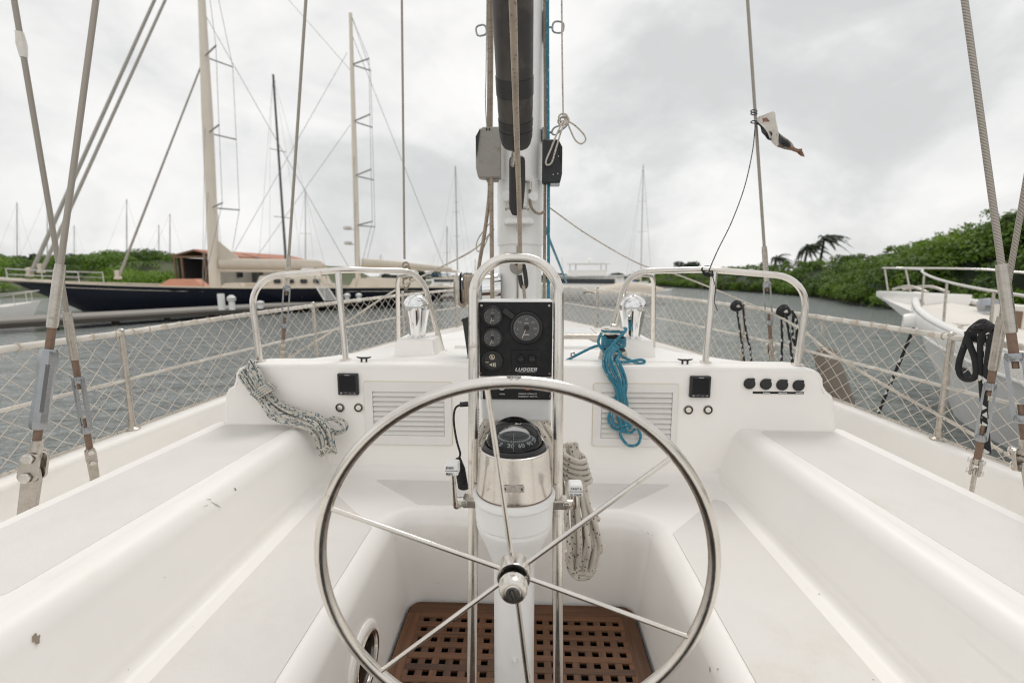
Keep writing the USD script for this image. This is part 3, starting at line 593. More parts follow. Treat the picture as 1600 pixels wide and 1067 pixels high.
for dg in range(0, 360, 5):
    ph = math.radians(dg-38); d = A([math.sin(ph), -math.cos(ph), 0]); big = dg % 10 == 0
    nrm = unit(d*math.sin(sl)+A([0, 0, math.cos(sl)])); upd = unit(-d*math.cos(sl)+A([0, 0, math.sin(sl)])); tx = np.cross(upd, nrm)
    base = A([PX, PY, 0])+d*.0625+A([0, 0, 1.9560]); 
    gs.append(xf(geo(trimesh.creation.box((.0008, .0055 if big else .0035, .0006))), basis(A([PX, PY, 0])+d*(.0425)+A([0, 0, 1.9698]), tx, upd)))
    if dg % 30 == 0: gs.append(text(str(dg), .0108, basis(A([PX, PY, 0])+d*.0535+A([0, 0, 1.9622]), tx, upd), .0007, True))
part(card, 'numerals', cat(*gs), 'print_white')
part(cm, 'lubber_pin', rod((PX, PY-.068, 1.952), (PX, PY-.050, 1.995), .0011, 6), 'print_grey')
part(cm, 'cradle', cat(tube([(PX-.0735, PY+.02, 1.952), (PX-.06, PY+.03, 1.985), (PX, PY+.035, 2.005), (PX+.06, PY+.03, 1.985), (PX+.0735, PY+.02, 1.952)], .003, 8, 5)), 'black_plastic')
yb = PY-.0998
cmM = basis((PX+.002, PY-.1016, 1.868), (1, 0, 0), unit((0, .068, 1)))
part(cm, 'maker_plate', xf(geo(trimesh.creation.extrude_polygon(rrect(.054, .017, .003), .0022)), cmM @ trimesh.transformations.translation_matrix((0, 0, -.0006))), 'brass_plate')
for s in (-1, 1):
    part(cm, 'plate_mark', xf(geo(trimesh.creation.extrude_polygon(Polygon([(s*.021-.002, -.003), (s*.021+.002, -.003), (s*.021+.001, .003), (s*.021-.0025, .003)]), .0022)), cmM @ trimesh.transformations.translation_matrix((0, 0, -.0002))), 'vang_band')

# ---------------------------------------------------------------- pedestal guard
gd = thing('pedestal_guard', 'tall polished steel hoop standing on both sides of the pedestal', 'pedestal guard', (-.01, 1.25, .9))
gl, grt = -.1245, .113
zt = 2.448; yT, yB = 1.30, 1.135
yz = lambda z: yB+(yT-yB)*(z-.9)/(zt-.9)
pts = [(gl-.008, yz(.87), .87), (gl, yz(1.7), 1.7), (gl, yz(zt), zt), (grt, yz(zt), zt), (grt, yz(1.7), 1.7), (grt+.012, yz(.87), .87)]
part(gd, 'hoop', tube(fillet(pts, [3, .105, .105, 3], 12), .0148, 20), 'steel')
for x, y in ((gl-.008, yz(.9)), (grt+.012, yz(.9))): part(gd, 'foot', lathe([(0, .9012), (.035, .9012), (.035, .908), (.02, .915), (0, .915)], 24, trimesh.transformations.translation_matrix((x, y, 0))), 'steel')
# engine control levers on the guard
for nm, lab, uv, wd, x0 in (('fwd', 'white handled gear lever marked FWD and REV', (707, 731), ('FWD', 'REV'), gl), ('fast', 'white handled throttle lever marked FAST and SLOW', (899, 763), ('FAST', 'SLOW'), grt)):
    s = -1 if x0 == gl else 1
    K = P(*uv, y=1.13); zb = P(735, 783, y=1.22)[2]; xb = x0+s*.030
    lv = thing('control_lever', lab+', beside the pedestal guard', 'lever', (xb, 1.2, zb))
    part(lv, 'clamp', cat(cbox((x0+s*.004, yz(zb)-.004, zb), (.052, .042, .026), .004)), 'steel_worn')
    part(lv, 'pivot', rod((x0+s*.01, yz(zb)-.012, zb), (x0+s*.048, yz(zb)-.012, zb), .013, 16), 'steel')
    part(lv, 'screw', cat(disc((x0+s*.024, yz(zb)-.024, zb+.004), (0, -1, 0), .010, .006, 12), cbox((x0+s*.024, yz(zb)-.031, zb+.004), (.012, .003, .0025), .0005), cbox((x0+s*.024, yz(zb)-.031, zb+.004), (.0025, .003, .012), .0005)), 'steel')
    part(lv, 'arm', tube(A([(xb+s*.006, yz(zb)-.02, zb-.005), (xb+s*.012, 1.165, zb+.02), (K[0]+s*.001, 1.14, K[2]-.028), (K[0], 1.135, K[2])]), [.0085, .008, .0065, .006], 12, 5), 'steel')
    kn = part(lv, 'knob', rbox((K[0]-.0175, 1.112, K[2]-.0155), (K[0]+.0175, 1.150, K[2]+.0175), .006), 'white_plastic')
    part(kn, 'lettering', cat(text(wd[0], .0062, FACE((K[0]-.003, 1.1118, K[2]+.008)), .0008), text(wd[1], .0062, FACE((K[0]-.003, 1.1118, K[2]-.0085)), .0008),
        xf(geo(trimesh.creation.extrude_polygon(Polygon([(-.002, -.003), (.002, -.003), (0, .004)]), .0008)), FACE((K[0]+.012*(s), 1.1118, K[2]+.008))),
        xf(geo(trimesh.creation.extrude_polygon(Polygon([(-.002, .003), (.002, .003), (0, -.004)]), .0008)), FACE((K[0]+.012*(s), 1.1118, K[2]-.0085)))), 'black_plastic')
    part(kn, 'groove', cbox((K[0], 1.1124, K[2]), (.033, .0016, .0022), .0003), 'galvanised')

# ---------------------------------------------------------------- instrument panel between the guard tubes
DP = 1.315                                   # face plane, leaning a little with the guard
pA = P(748, 474, y=DP); pB = P(862, 588, y=DP); IX = (pA[0]+pB[0])/2; IW = pB[0]-pA[0]
zT, zM0, zM1, zB, zE = P(805, 472, y=DP)[2], P(805, 588, y=DP)[2], P(805, 592, y=DP)[2], P(805, 623, y=DP)[2], P(805, 659, y=DP)[2]
ip = thing('engine_gauge_panel', 'black engine instrument panel with round gauges between the guard tubes', 'instrument panel', (IX, DP, zE))
part(ip, 'case', cat(rbox((IX-IW/2-.002, DP+.002, zB-.004), (IX+IW/2+.002, DP+.125, zT+.004), .006)), 'white_plastic')
part(ip, 'lower_case', rbox((IX-IW/2+.004, DP+.001, zE), (IX+IW/2-.001, DP+.11, zB+.012), .010), 'grey_white_plastic', label='hazy grey white box below the switch plate')
part(ip, 'face_plate', cbox((IX, DP, (zT+zM0)/2), (IW, .006, zT-zM0), .002), 'panel_black')
part(ip, 'switch_plate', cbox((IX+.004, DP-.001, (zM1+zB)/2+.001), (IW-.012, .006, zM1-zB+.004), .001), 'panel_black')
fy = DP-.003
Q = lambda u, v, dy=0.: P(u, v, y=fy-dy)
mpp = IW/114.0                                # metres per photograph pixel on this plane
def gauge(u, v, rpx, label, ndl, big=False, nums=()):
    o = Q(u, v); r = rpx*mpp
    b = part(ip, 'gauge', lathe([(r*.80, .0), (r, 0), (r, .006), (r*.96, .0095), (r*.88, .0105), (r*.82, .006), (r*.80, .004), (r*.80, 0)], 48, along(o, d=(0, -1, 0))), 'black_plastic', label=label)
    part(b, 'dial', lathe([(0, 0), (r*.815, 0), (r*.815, .003), (0, .003)], 40, along(o, d=(0, -1, 0))), 'dial_grey')
    gs = []; n = 29 if big else 13
    for k in range(n):
        t = math.radians(-125+250*k/(n-1)); d = A([math.sin(t), 0, math.cos(t)]); L = r*(.13 if k % (4 if big else 3) == 0 else .07)
        gs.append(xf(geo(trimesh.creation.box((r*.022 if big else r*.035, L, .0004))), basis(o+A([0, -.0033, 0])+d*(r*.77-L/2), np.cross(d, (0, -1, 0)), d)))
    for t, s in nums:
        t = math.radians(t); gs.append(text(s, r*.12, FACE(o+A([math.sin(t)*r*.53, -.0031, math.cos(t)*r*.53])), .0004))
    gs.append(cbox(o+A([0, -.0033, r*.28]), (r*.28, .0004, r*.05), .0001)); gs.append(cbox(o+A([r*.02, -.0033, -r*.42]), (r*.3, .0004, r*.07), .0001))
    part(b, 'scale_marks', cat(*gs), 'print_grey')
    t = math.radians(ndl); d = A([math.sin(t), 0, math.cos(t)]); q = o+A([0, -.0048, 0])
    part(b, 'needle', cat(rod(q+d*r*.12, q+d*r*.68, r*.022, 6)), 'needle_cream')
    part(b, 'needle_boss', disc(o+A([0, -.003, 0]), (0, -1, 0), r*.15, .0032, 18), 'dial_dark')
gauge(769.5, 494, 16.5, 'upper small gauge with a grey dial', 197, nums=((-100, '0'), (0, '4'), (100, '8')))
gauge(769.5, 528, 16.5, 'lower small gauge with a grey dial', 200, nums=((-90, '12'), (0, '14'), (90, '16')))
gauge(822.5, 512, 25.5, 'large engine speed gauge with a grey dial', 202, True, nums=((-100, '5'), (-50, '10'), (0, '15'), (50, '20'), (95, '25')))
o = Q(769.5, 563.5); r = 16.5*mpp
al = part(ip, 'warning_dial', lathe([(0, 0), (r, 0), (r, .006), (r*.95, .009), (r*.86, .010), (r*.80, .004), (0, .004)], 48, along(o, d=(0, -1, 0))), 'dial_dark', label='black warning dial with a crossed bell and a horn symbol')
F0 = lambda x, z: FACE(o+A([x*r, -.0042, z*r]))
ringp = Polygon([(math.cos(t), math.sin(t)) for t in np.linspace(0, 2*PI, 24)]).buffer(0)
sym = [prism(Polygon(A(ringp.exterior.coords)*r*.26).difference(Polygon(A(ringp.exterior.coords)*r*.20)), .0006, F0(-.02, .38)),
       prism(Polygon([(-r*.10, -r*.10), (r*.10, -r*.10), (r*.07, r*.02), (0, r*.13), (-r*.07, r*.02)]), .0006, F0(-.02, .38)),
       xf(geo(trimesh.creation.box((r*.045, r*.46, .0014))), F0(-.02, .38) @ trimesh.transformations.rotation_matrix(.75, (0, 0, 1))),
       prism(Polygon([(-r*.24, -r*.07), (-r*.14, -r*.07), (0, -r*.18), (0, r*.18), (-r*.14, r*.07), (-r*.24, r*.07)]), .0006, F0(-.02, -.36)),
       prism(Polygon([(r*.06, -r*.12), (r*.16, -r*.20), (r*.20, -r*.18), (r*.20, r*.18), (r*.16, r*.20), (r*.06, r*.12)]), .0006, F0(.0, -.36)),
       prism(Polygon([(r*.24, -r*.22), (r*.29, -r*.20), (r*.33, 0), (r*.29, r*.20), (r*.24, r*.22), (r*.27, 0)]), .0006, F0(.0, -.36)),
       prism(sbox(-r*.14, -r*.035, r*.14, r*.035), .0006, F0(-.50, -.13))]
part(al, 'symbols', cat(*sym), 'print_cream')
sp = Q(822, 566); kp = part(ip, 'key_plate', cbox(sp+A([0, -.0008, 0]), (46*mpp, .0028, 40*mpp), .001), 'panel_black')
for u in (814, 831):
    k = Q(u, 560); part(ip, 'key_switch', cat(lathe([(0, 0), (.0118, 0), (.0118, .006), (.0105, .010), (.009, .012), (0, .012)], 28, along(k, d=(0, -1, 0))), cbox(k+A([0, -.016, -.001]), (.017, .008, .009), .002), tube([k+A([-.004, -.006, .010]), k+A([-.0035, -.007, .0155]), k+A([.0035, -.007, .0155]), k+A([.004, -.006, .010])], .0012, 6, 4)), 'black_plastic')
lt = text('LUGGER', .0092, np.eye(4), .0008, True); lt = xf(lt, A([[1, .22, 0, 0], [0, 1, 0, 0], [0, 0, 1, 0], [0, 0, 0, 1.]])); lt = xf(lt, np.diag([.88*35*mpp/np.ptp(lt[0][:, 0])*1.12, 1, 1, 1]))
lg = part(ip, 'name_badge', xf(lt, FACE(Q(822.5, 577, .0022))), 'print_white')
part(ip, 'badge_line', cat(*[cbox(Q(822.5+dx, 581.6, .0027), (w*mpp, .0006, .0012), .0001) for dx, w in ((-12, 3), (-6, 8), (3, 8), (11, 6))]), 'print_grey')
for u, v in ((752.5, 477.5), (858, 477.5), (750.5, 583), (858.5, 583.5), (859.5, 619)): part(ip, 'screw', disc(Q(u, v), (0, -1, 0), .0036, .0022, 14), 'rusty_thread' if v > 500 else 'steel_worn')
pb = Q(801, 487); part(ip, 'dial_lamp', xf(rbox((-.018, -.010, -.008), (.018, .010, .008), .003), np.block([[trimesh.transformations.rotation_matrix(-.62, (0, 1, 0))[:3, :3].T, (Q(795, 490)+A([0, -.004, 0]))[:, None]], [np.zeros((1, 3)), 1]])), 'black_plastic')
part(ip, 'switch', disc(Q(784, 603), (0, -1, 0), .0115, .008, 24), 'grey_white_plastic', label='pale push button for the horn'); part(ip, 'switch', disc(Q(824.5, 603), (0, -1, 0), .0115, .008, 24), 'orange_button', label='orange emergency switch')
part(ip, 'lettering', cat(text('HORN', .0038, FACE(Q(784.5, 615.5, .0022)), .0005), text('LEWMAR HYDRAULIC', .0038, FACE(Q(824.5, 615.2, .0022)), .0005), text('EMERGENCY SWITCH', .0038, FACE(Q(824.5, 619.4, .0022)), .0005)), 'print_white')
# black handset cable with coils, left of the guard
cb = thing('coiled_cable', 'black coiled handset cable hanging left of the pedestal guard', 'cable', P(718, 740, y=1.30))
part(cb, 'plug', cat(rod(P(719, 632, y=1.29), P(731, 631, y=1.29), .0075, 12)), 'black_rubber')
part(cb, 'cord', tube(A([P(u, v, y=1.285) for u, v in ((720, 632), (712, 637), (709, 650), (710, 668), (714, 690), (719, 708), (717, 716))]), .0032, 10, 6), 'black_rubber')
t = np.linspace(0, 1, 260); base = np.stack([P(716+8*s, 716+46*s, y=1.29) for s in t]); rad = .006+.007*np.clip(t*3, 0, 1)*1.0; ph = t*2*PI*15
part(cb, 'coil', tube(base+np.c_[rad*np.cos(ph), rad*np.sin(ph), 0*t], .0028, 8), 'black_rubber')
cb2 = thing('coiled_cable', 'thin black coiled lead hanging behind the left guard tube, under the panel', 'cable', P(745, 690, y=1.36))
t = np.linspace(0, 1, 200); base = np.stack([P(745, 640+85*s, y=1.37) for s in t]); ph = t*2*PI*18
part(cb2, 'coil', tube(base+np.c_[.006*np.cos(ph), .006*np.sin(ph), 0*t], .0022, 7), 'black_rubber')
# ---------------------------------------------------------------- fittings on the bulkhead and deck
BY = 2.29
for u0, v0, u1, v1, lab in ((530, 583, 560, 616, 'square black display on the bulkhead, beside the left vent panel'), (1076, 587, 1110, 620, 'square black display on the bulkhead, beside the right vent panel')):
    a, b = P(u0, v1, y=BY), P(u1, v0, y=BY); c = (a+b)/2; w, h = b[0]-a[0], b[2]-a[2]
    d = thing('instrument_display', lab, 'display', (c[0], BY, a[2]))
    part(d, 'case', prism(rrect(w, h, .007), .020, basis((c[0], BY, c[2]), (1, 0, 0), (0, 0, 1)), 0) if False else rbox((c[0]-w/2, BY-.018, c[2]-h/2), (c[0]+w/2, BY+.01, c[2]+h/2), .006), 'black_plastic')
    part(d, 'screen', cbox((c[0], BY-.0182, c[2]+h*.045), (w*.80, .0012, h*.74), .0004), 'screen_black')
    gs = [cbox((c[0], BY-.0186, c[2]+h*.435), (w*.24, .0008, .0035), .0002)]
    part(d, 'maker_mark', gs[0], 'print_grey')
    by = c[2]-h*.40
    sy = []
    for k, x in enumerate((-.33, -.11, .11, .33)):
        x = c[0]+x*w; M = FACE((x, BY-.0182, by))
        if k == 0: p = Polygon([(-.005, -.003), (.004, -.003), (.005, .002), (0, .004), (-.004, .001)])
        elif k == 1: p = Polygon([(-.006, -.002), (0, .003), (.006, -.002), (.006, -.0005), (0, .0045), (-.006, -.0005)])
        elif k == 2: p = Polygon([(-.006, .002), (0, -.003), (.006, .002), (.006, .0005), (0, -.0045), (-.006, .0005)])
        else: p = Polygon([(-.006, -.003), (.006, -.003), (.006, -.0015), (.002, -.001), (0, .004), (-.002, -.001), (-.006, -.0015)])
        sy.append(prism(p.buffer(0), .0008, M))
    part(d, 'key_symbols', cat(*sy), 'print_grey')
for u, v, lab in ((531.5, 636.5, 'leftmost round push button under the left display'), (560.5, 636.5, 'round push button just left of the left vent panel'), (1075.5, 640, 'round push button just right of the right vent panel'), (1106, 640, 'rightmost round push button under the right display')):
    o = P(u, v, y=BY); M = along(o, d=(0, -1, 0)); t = thing('push_button', lab, 'button', o, 'push buttons under the displays')
    part(t, 'flange', lathe([(0, -.002), (.0245, -.002), (.0245, .0025), (.022, .004), (0, .004)], 32, M), 'steel_worn')
    part(t, 'ring', lathe([(.016, .003), (.021, .003), (.021, .0075), (.0185, .009), (.016, .0075), (.016, .003)], 32, M), 'black_rubber')
    part(t, 'cap', lathe([(0, .003), (.0160, .003), (.0160, .006), (.013, .0085), (0, .009)], 32, M), 'steel')
for u, v, k in ((1170.5, 599, 'first'), (1196, 600, 'second'), (1221.5, 601, 'third'), (1247, 602, 'fourth')):
    o = P(u, v, y=BY); M = along(o, d=(0, -1, 0)); t = thing('power_socket', f'round black capped socket, {k} from the left of the row on the bulkhead', 'socket', o, 'row of capped sockets')
    part(t, 'flange', lathe([(0, -.002), (.0275, -.002), (.0275, .004), (.025, .006), (0, .006)], 32, M), 'black_plastic')
    part(t, 'cap', cat(lathe([(0, .005), (.0265, .005), (.027, .010), (.023, .0135), (0, .0145)], 32, M), cbox(o+A([.014, -.008, .023]), (.016, .010, .010), .002)), 'black_rubber')
a, b = P(1176, 616, y=BY), P(1256, 611, y=BY)
t = thing('label_strip', 'thin black strip with white lettering below the row of sockets', 'label strip', ((a[0]+b[0])/2, BY, a[2]))
part(t, 'strip', xf(bx((0, -.002, -.0055), (b[0]-a[0], .001, .0055), .0005), basis((a[0], BY, (a[2]+b[2])/2), unit((1, 0, -.012)), (0, 1, 0)) if False else trimesh.transformations.translation_matrix((a[0], BY, (a[2]+b[2])/2))), 'panel_black')
part(t, 'lettering', cat(*[xf(cat(*[geo(trimesh.creation.box((.0055, .0042, .0008), trimesh.transformations.translation_matrix((i*.007, 0, 0)))) for i in range(n)]), FACE((a[0]+dx, BY-.0022, (a[2]+b[2])/2))) for dx, n in ((.052, 5), (.128, 6), (.212, 5))]), 'print_white')
def cleat(u, v, lab):
    o = P(u, v+4, y=2.36); o[2] = 1.951; t = thing('deck_cleat', lab, 'cleat', o, 'small black cleats on the bulkhead top')
    part(t, 'horns', tube(o+A([[-.038, 0, .026], [-.02, 0, .022], [0, 0, .021], [.02, 0, .022], [.038, 0, .026]]), [.003, .005, .006, .005, .003], 8, 4), 'black_plastic')
    part(t, 'leg', rod(o+A([-.013, 0, 0]), o+A([-.013, 0, .022]), .0055, 8), 'black_plastic'); part(t, 'leg', rod(o+A([.013, 0, 0]), o+A([.013, 0, .022]), .0055, 8), 'black_plastic')
cleat(569, 565, 'small black horn cleat on the bulkhead top above the left display'); cleat(1070, 567, 'small black horn cleat on the bulkhead top above the right display')

for s, side in ((-1, 'left'), (1, 'right')):
    # chrome ventilator on its box
    vx, vy, vz = s*.625, 2.70, 1.945
    t = thing('deck_ventilator', f'chromed cowl ventilator on a white box, {side} of the mast' + ('' if s < 0 else ' behind the blue roped winch'), 'ventilator', (vx, vy, vz))
    zt_ = P(641, 529, y=2.60)[2]
    tr = lambda w0, w1: [(vx-s*.005-w0/2, vy-.125, 1.94), (vx-s*.005+w0/2, vy-.125, 1.94), (vx-s*.005+w0/2, vy+.15, 1.92), (vx-s*.005-w0/2, vy+.15, 1.92), (vx-s*.005-w1/2, vy-.105, zt_), (vx-s*.005+w1/2, vy-.105, zt_), (vx-s*.005+w1/2, vy+.12, zt_), (vx-s*.005-w1/2, vy+.12, zt_)]
    pts = np.vstack([trimesh.creation.icosphere(1, .012).vertices+A(p)-(0, 0, .012 if p[2] > 2 else 0) for p in tr(.225, .19)])
    part(t, 'box', geo(trimesh.convex.convex_hull(pts), 40), 'gelcoat'); part(t, 'flange', move(prism(rrect(.27, .33, .03), .012, b=.003), (vx-s*.005, vy+.01, 1.936)), 'gelcoat')
    M = trimesh.transformations.translation_matrix((vx+s*.0, vy-.03, zt_))
    part(t, 'collar', lathe([(0, -.001), (.060, -.001), (.060, .006), (.050, .010), (0, .010)], 36, M), 'chrome')
    part(t, 'cowl', lathe([(0, .008)]+[tuple(q[:2]) for q in spline([(.046, .008, 0), (.049, .03, 0), (.057, .075, 0), (.067, .125, 0), (.0745, .165, 0)], 5)]+[(.075*math.cos(a), .182+.073*math.sin(a)) for a in np.linspace(0, PI/2, 14)[:-1]]+[(0, .255)], 48, M, True), 'chrome')
    part(t, 'seam_ring', tube(A([(vx+.0755*math.cos(a), vy-.03-.0755*math.sin(a)*.35, zt_+.182+.0735*math.sin(a)*.94) for a in np.linspace(0, PI, 20)]), .002, 6), 'steel')
    # grab rail: outer leg, top tube, inner leg, brace hoop, middle post
    t = thing('grab_rail', f'bent stainless grab rail standing on the {side} side of the bulkhead top', 'grab rail', (s*.95, 2.4, 1.95))
    o = lambda x, y, z: (s*x, y, z)
    if s < 0: o = lambda x, y, z: (-x-.0, y, z)
    path = fillet([o(1.405, 2.37, 1.945), o(1.425, 2.37, 2.39), o(.96, 2.44, 2.432), o(.60, 2.70, 2.425), o(.502, 2.80, 1.93)], [.16, .3, .16], 9)
    part(t, 'top_tube', tube(path, .0165, 16), 'steel')
    part(t, 'middle_post', rod(o(.955, 2.41, 1.945), o(.985, 2.44, 2.42), .0168, 16), 'steel')
    part(t, 'brace_hoop', tube(fillet([o(.625, 2.685, 2.415), o(.82, 2.98, 2.40), o(.90, 3.22, 1.90)], [.14], 10), .0145, 14), 'steel')
    for p in (o(1.405, 2.37, 1.949), o(.955, 2.41, 1.952), o(.502, 2.80, 1.94)): part(t, 'foot', lathe([(0, 0), (.03, 0), (.03, .005), (.0175, .009), (0, .009)], 24, trimesh.transformations.translation_matrix(p)), 'steel')
# winch on the deck with the blue line
wx, wy, wz = P(953, 557, z=1.952)[0], 2.47, 1.950
W = thing('deck_winch', 'steel deck winch wrapped with blue line, right of the mast', 'winch', (wx, wy, wz)); M = trimesh.transformations.translation_matrix((wx, wy, wz))
part(W, 'base', lathe([(0, 0), (.080, 0), (.080, .012), (.074, .02), (.072, .045), (.066, .052), (0, .052)], 40, M), 'steel_worn')
part(W, 'drum', lathe([(0, .05), (.066, .05), (.060, .062), (.050, .085), (.048, .11), (.052, .135), (.060, .146), (0, .146)], 40, M), 'black_rubber')
part(W, 'self_tailer', lathe([(0, .143), (.066, .143), (.070, .150), (.068, .154), (.056, .157), (.056, .163), (.068, .166), (.070, .171), (.064, .178), (.03, .184), (0, .184)], 40, M), 'steel')
part(W, 'handle_socket', lathe([(0, .183), (.022, .183), (.022, .193), (.017, .196), (0, .196)], 24, M), 'steel')
T = thing('blue_line', 'teal blue braided line coiled on the deck winch and hanging down the bulkhead', 'rope', (wx, 2.27, 1.6))
tt = np.linspace(0, 1, 90); ang = tt*2*PI*4.2+2.6
part(T, 'drum_wraps', tube(np.c_[wx+.060*np.cos(ang), wy+.060*np.sin(ang), wz+.074+tt*.052], .0075, 8), 'rope_teal')
part(T, 'tailer_wrap', tube(np.c_[wx+.063*np.cos(np.linspace(0, 5.6, 30)), wy+.063*np.sin(np.linspace(0, 5.6, 30)), np.full(30, wz+.160)], .0065, 8), 'rope_teal')
aa = P(880, 566, y=2.40); part(T, 'lead', tube([P(870, 572, y=2.40), P(893, 559, y=2.42), P(930, 541, y=2.46), (wx-.055, wy-.03, wz+.072)], .0075, 8, 4), 'rope_teal')
bys = 2.262
part(T, 'hank', hank([P(960, 549, y=2.365), P(952, 560, y=2.33), P(957, 577, y=2.275), P(967, 603, y=2.268), P(971, 640, y=2.27), P(975, 663, y=2.272)], 11, [.042, .052, .045, .022, .034, .030], [.012, .02, .014, .014, .010, .008], .0066, (0, -1, 0), seed=5, loop=(.0, .03), m=9, k=5), 'rope_teal')
part(T, 'upper_loops', cat(tube([P(u, v, y=2.385-.0*k) for k, (u, v) in enumerate([(940, 520), (935, 535), (945, 552), (958, 575), (966, 603), (961, 640), (953, 655), (952, 648), (958, 630)])], .0074, 8, 6),
    tube([P(u, v, y=yy) for u, v, yy in [(975, 512, 2.40), (978, 516, 2.395), (962, 533, 2.37), (956, 545, 2.36), (958, 560, 2.33), (972, 566, 2.32), (1000, 562, 2.35), (1007, 565, 2.36), (998, 568, 2.34), (972, 557, 2.36)]], .0074, 8, 6),
    tube([P(u, v, y=bys) for u, v in [(968, 605), (955, 640), (951, 655), (958, 668), (975, 672), (990, 660), (996, 668), (1001, 682), (996, 694), (983, 696), (972, 685), (970, 674), (985, 676), (993, 670)]], .0074, 8, 6),
    tube([P(u, v, y=bys-.006) for u, v in [(970, 600), (976, 628), (985, 650), (990, 662), (978, 664), (962, 664), (956, 650), (960, 625)]], .0074, 8, 6)), 'rope_teal')
fl = P(896, 560, y=2.42); fl[2] = 1.956
t = thing('line_fairlead', 'small steel fairlead on the deck left of the blue roped winch', 'fairlead', fl)
part(t, 'base', lathe([(0, 0), (.016, 0), (.014, .01), (0, .012)], 18, trimesh.transformations.translation_matrix(fl-(0, 0, .006))), 'steel'); part(t, 'eye', xf(lathe([(.010, -.004), (.016, -.004), (.018, 0), (.016, .004), (.010, .004), (.010, -.004)], 20), along(fl+A([-.004, 0, .028]), d=(.5, -.8, .1))), 'steel')

# white rope with blue flecks over the corner of the left coaming
R = thing('flecked_rope', 'white rope with dark blue flecks draped over the left end of the bulkhead', 'rope', P(450, 640, y=2.2))
part(R, 'hank', hank([P(398, 580, y=2.36), P(390, 576, y=2.27), P(402, 596, y=2.255), P(417, 620, y=2.255), P(440, 643, y=2.245), P(470, 655, y=2.225), P(496, 664, y=2.20), P(509, 680, y=2.20), P(512, 695, y=2.20)], 24, [.052, .057, .052, .036, .055, .054, .052, .058, .055], [.016, .018, .018, .018, .020, .020, .020, .020, .016], .0056, (-.1, -.9, .42), seed=11, loop=(-.02, .045), m=13, k=4, jit=.12), 'rope_blue_fleck')
wr = []
for k in range(4):
    c = P(407+3*k, 607+2.5*k, y=2.238); th = np.linspace(0, 2*PI, 16)
    e1, e2 = unit((.86, 0, .5)), A([0, 1., 0]); wr.append(tube(c+.055*np.cos(th)[:, None]*e1+.030*np.sin(th)[:, None]*e2, .0068, 7))
part(R, 'wrap', cat(*wr), 'rope_blue_fleck')
part(R, 'end_loop', cat(tube([P(u, v, y=2.215) for u, v in ((505, 658), (522, 652), (538, 658), (542, 668), (534, 676), (520, 678), (508, 670))], .0070, 7, 6), tube([P(u, v, y=2.225) for u, v in ((500, 655), (518, 655), (531, 662), (536, 672), (526, 674), (512, 668))], .0070, 7, 6)), 'rope_blue_fleck')
# cream rope coil hanging behind the right guard tube
R = thing('cream_rope_coil', 'thick cream rope with black flecks coiled and hung right of the pedestal', 'rope', P(905, 820, y=1.42))
part(R, 'hank', hank([P(893, 702, y=1.50), P(899, 740, y=1.47), P(903, 790, y=1.45), P(908, 840, y=1.45), P(905, 882, y=1.46)], 15, [.025, .030, .050, .060, .052], [.016, .022, .024, .024, .016], .0090, (0, -1, 0), seed=21, loop=(-.01, .03), m=9, k=5, sides=8, jit=.06), 'rope_cream')
wr = []
for k in range(5):
    c = P(897+1.2*k, 712+8.5*k, y=1.462); th = np.linspace(0, 2*PI, 18); e1 = unit((.95, 0, -.32+.05*k)); e2 = A([0, 1., 0.1]); wr.append(tube(c+(.037+.002*k)*np.cos(th)[:, None]*e1+.034*np.sin(th)[:, None]*e2, .0088, 8))
part(R, 'wrap', cat(*wr), 'rope_cream')
part(R, 'outer_loop', cat(tube([P(u, v, y=1.47) for u, v in ((886, 860), (890, 890), (905, 903), (924, 897), (934, 870), (935, 845))], .0088, 8, 6), tube([P(u, v, y=1.43) for u, v in ((920, 800), (930, 830), (941, 855), (936, 862), (926, 850), (920, 820), (926, 806), (936, 812))], .0088, 8, 6)), 'rope_cream')
R = thing('cream_rope_coil', 'cream rope hanging in turns behind the compass and under the panel', 'rope', P(800, 680, y=1.50))
part(R, 'left_turns', hank([P(776, 640, y=1.52), P(757, 665, y=1.50), P(744, 700, y=1.48), P(740, 745, y=1.47), P(747, 790, y=1.46)], 6, [.02, .02, .022, .02, .02], [.012]*5, .0088, (0, -1, 0), seed=8, loop=(.0, .03), m=9, k=5), 'rope_cream')
part(R, 'right_turns', hank([P(838, 645, y=1.52), P(848, 662, y=1.50), P(862, 690, y=1.48), P(868, 740, y=1.47), P(872, 775, y=1.47)], 6, [.03, .026, .018, .018, .02], [.012]*5, .0088, (0, -1, 0), seed=9, loop=(.0, .03), m=9, k=5), 'rope_cream')
part(R, 'upper_turns', hank([P(765, 662, y=1.55), P(800, 652, y=1.55), P(845, 657, y=1.55)], 6, [.03, .035, .03], [.01]*3, .0088, (0, -1, 0), seed=10, loop=(.0, .03), m=7, k=5), 'rope_cream')
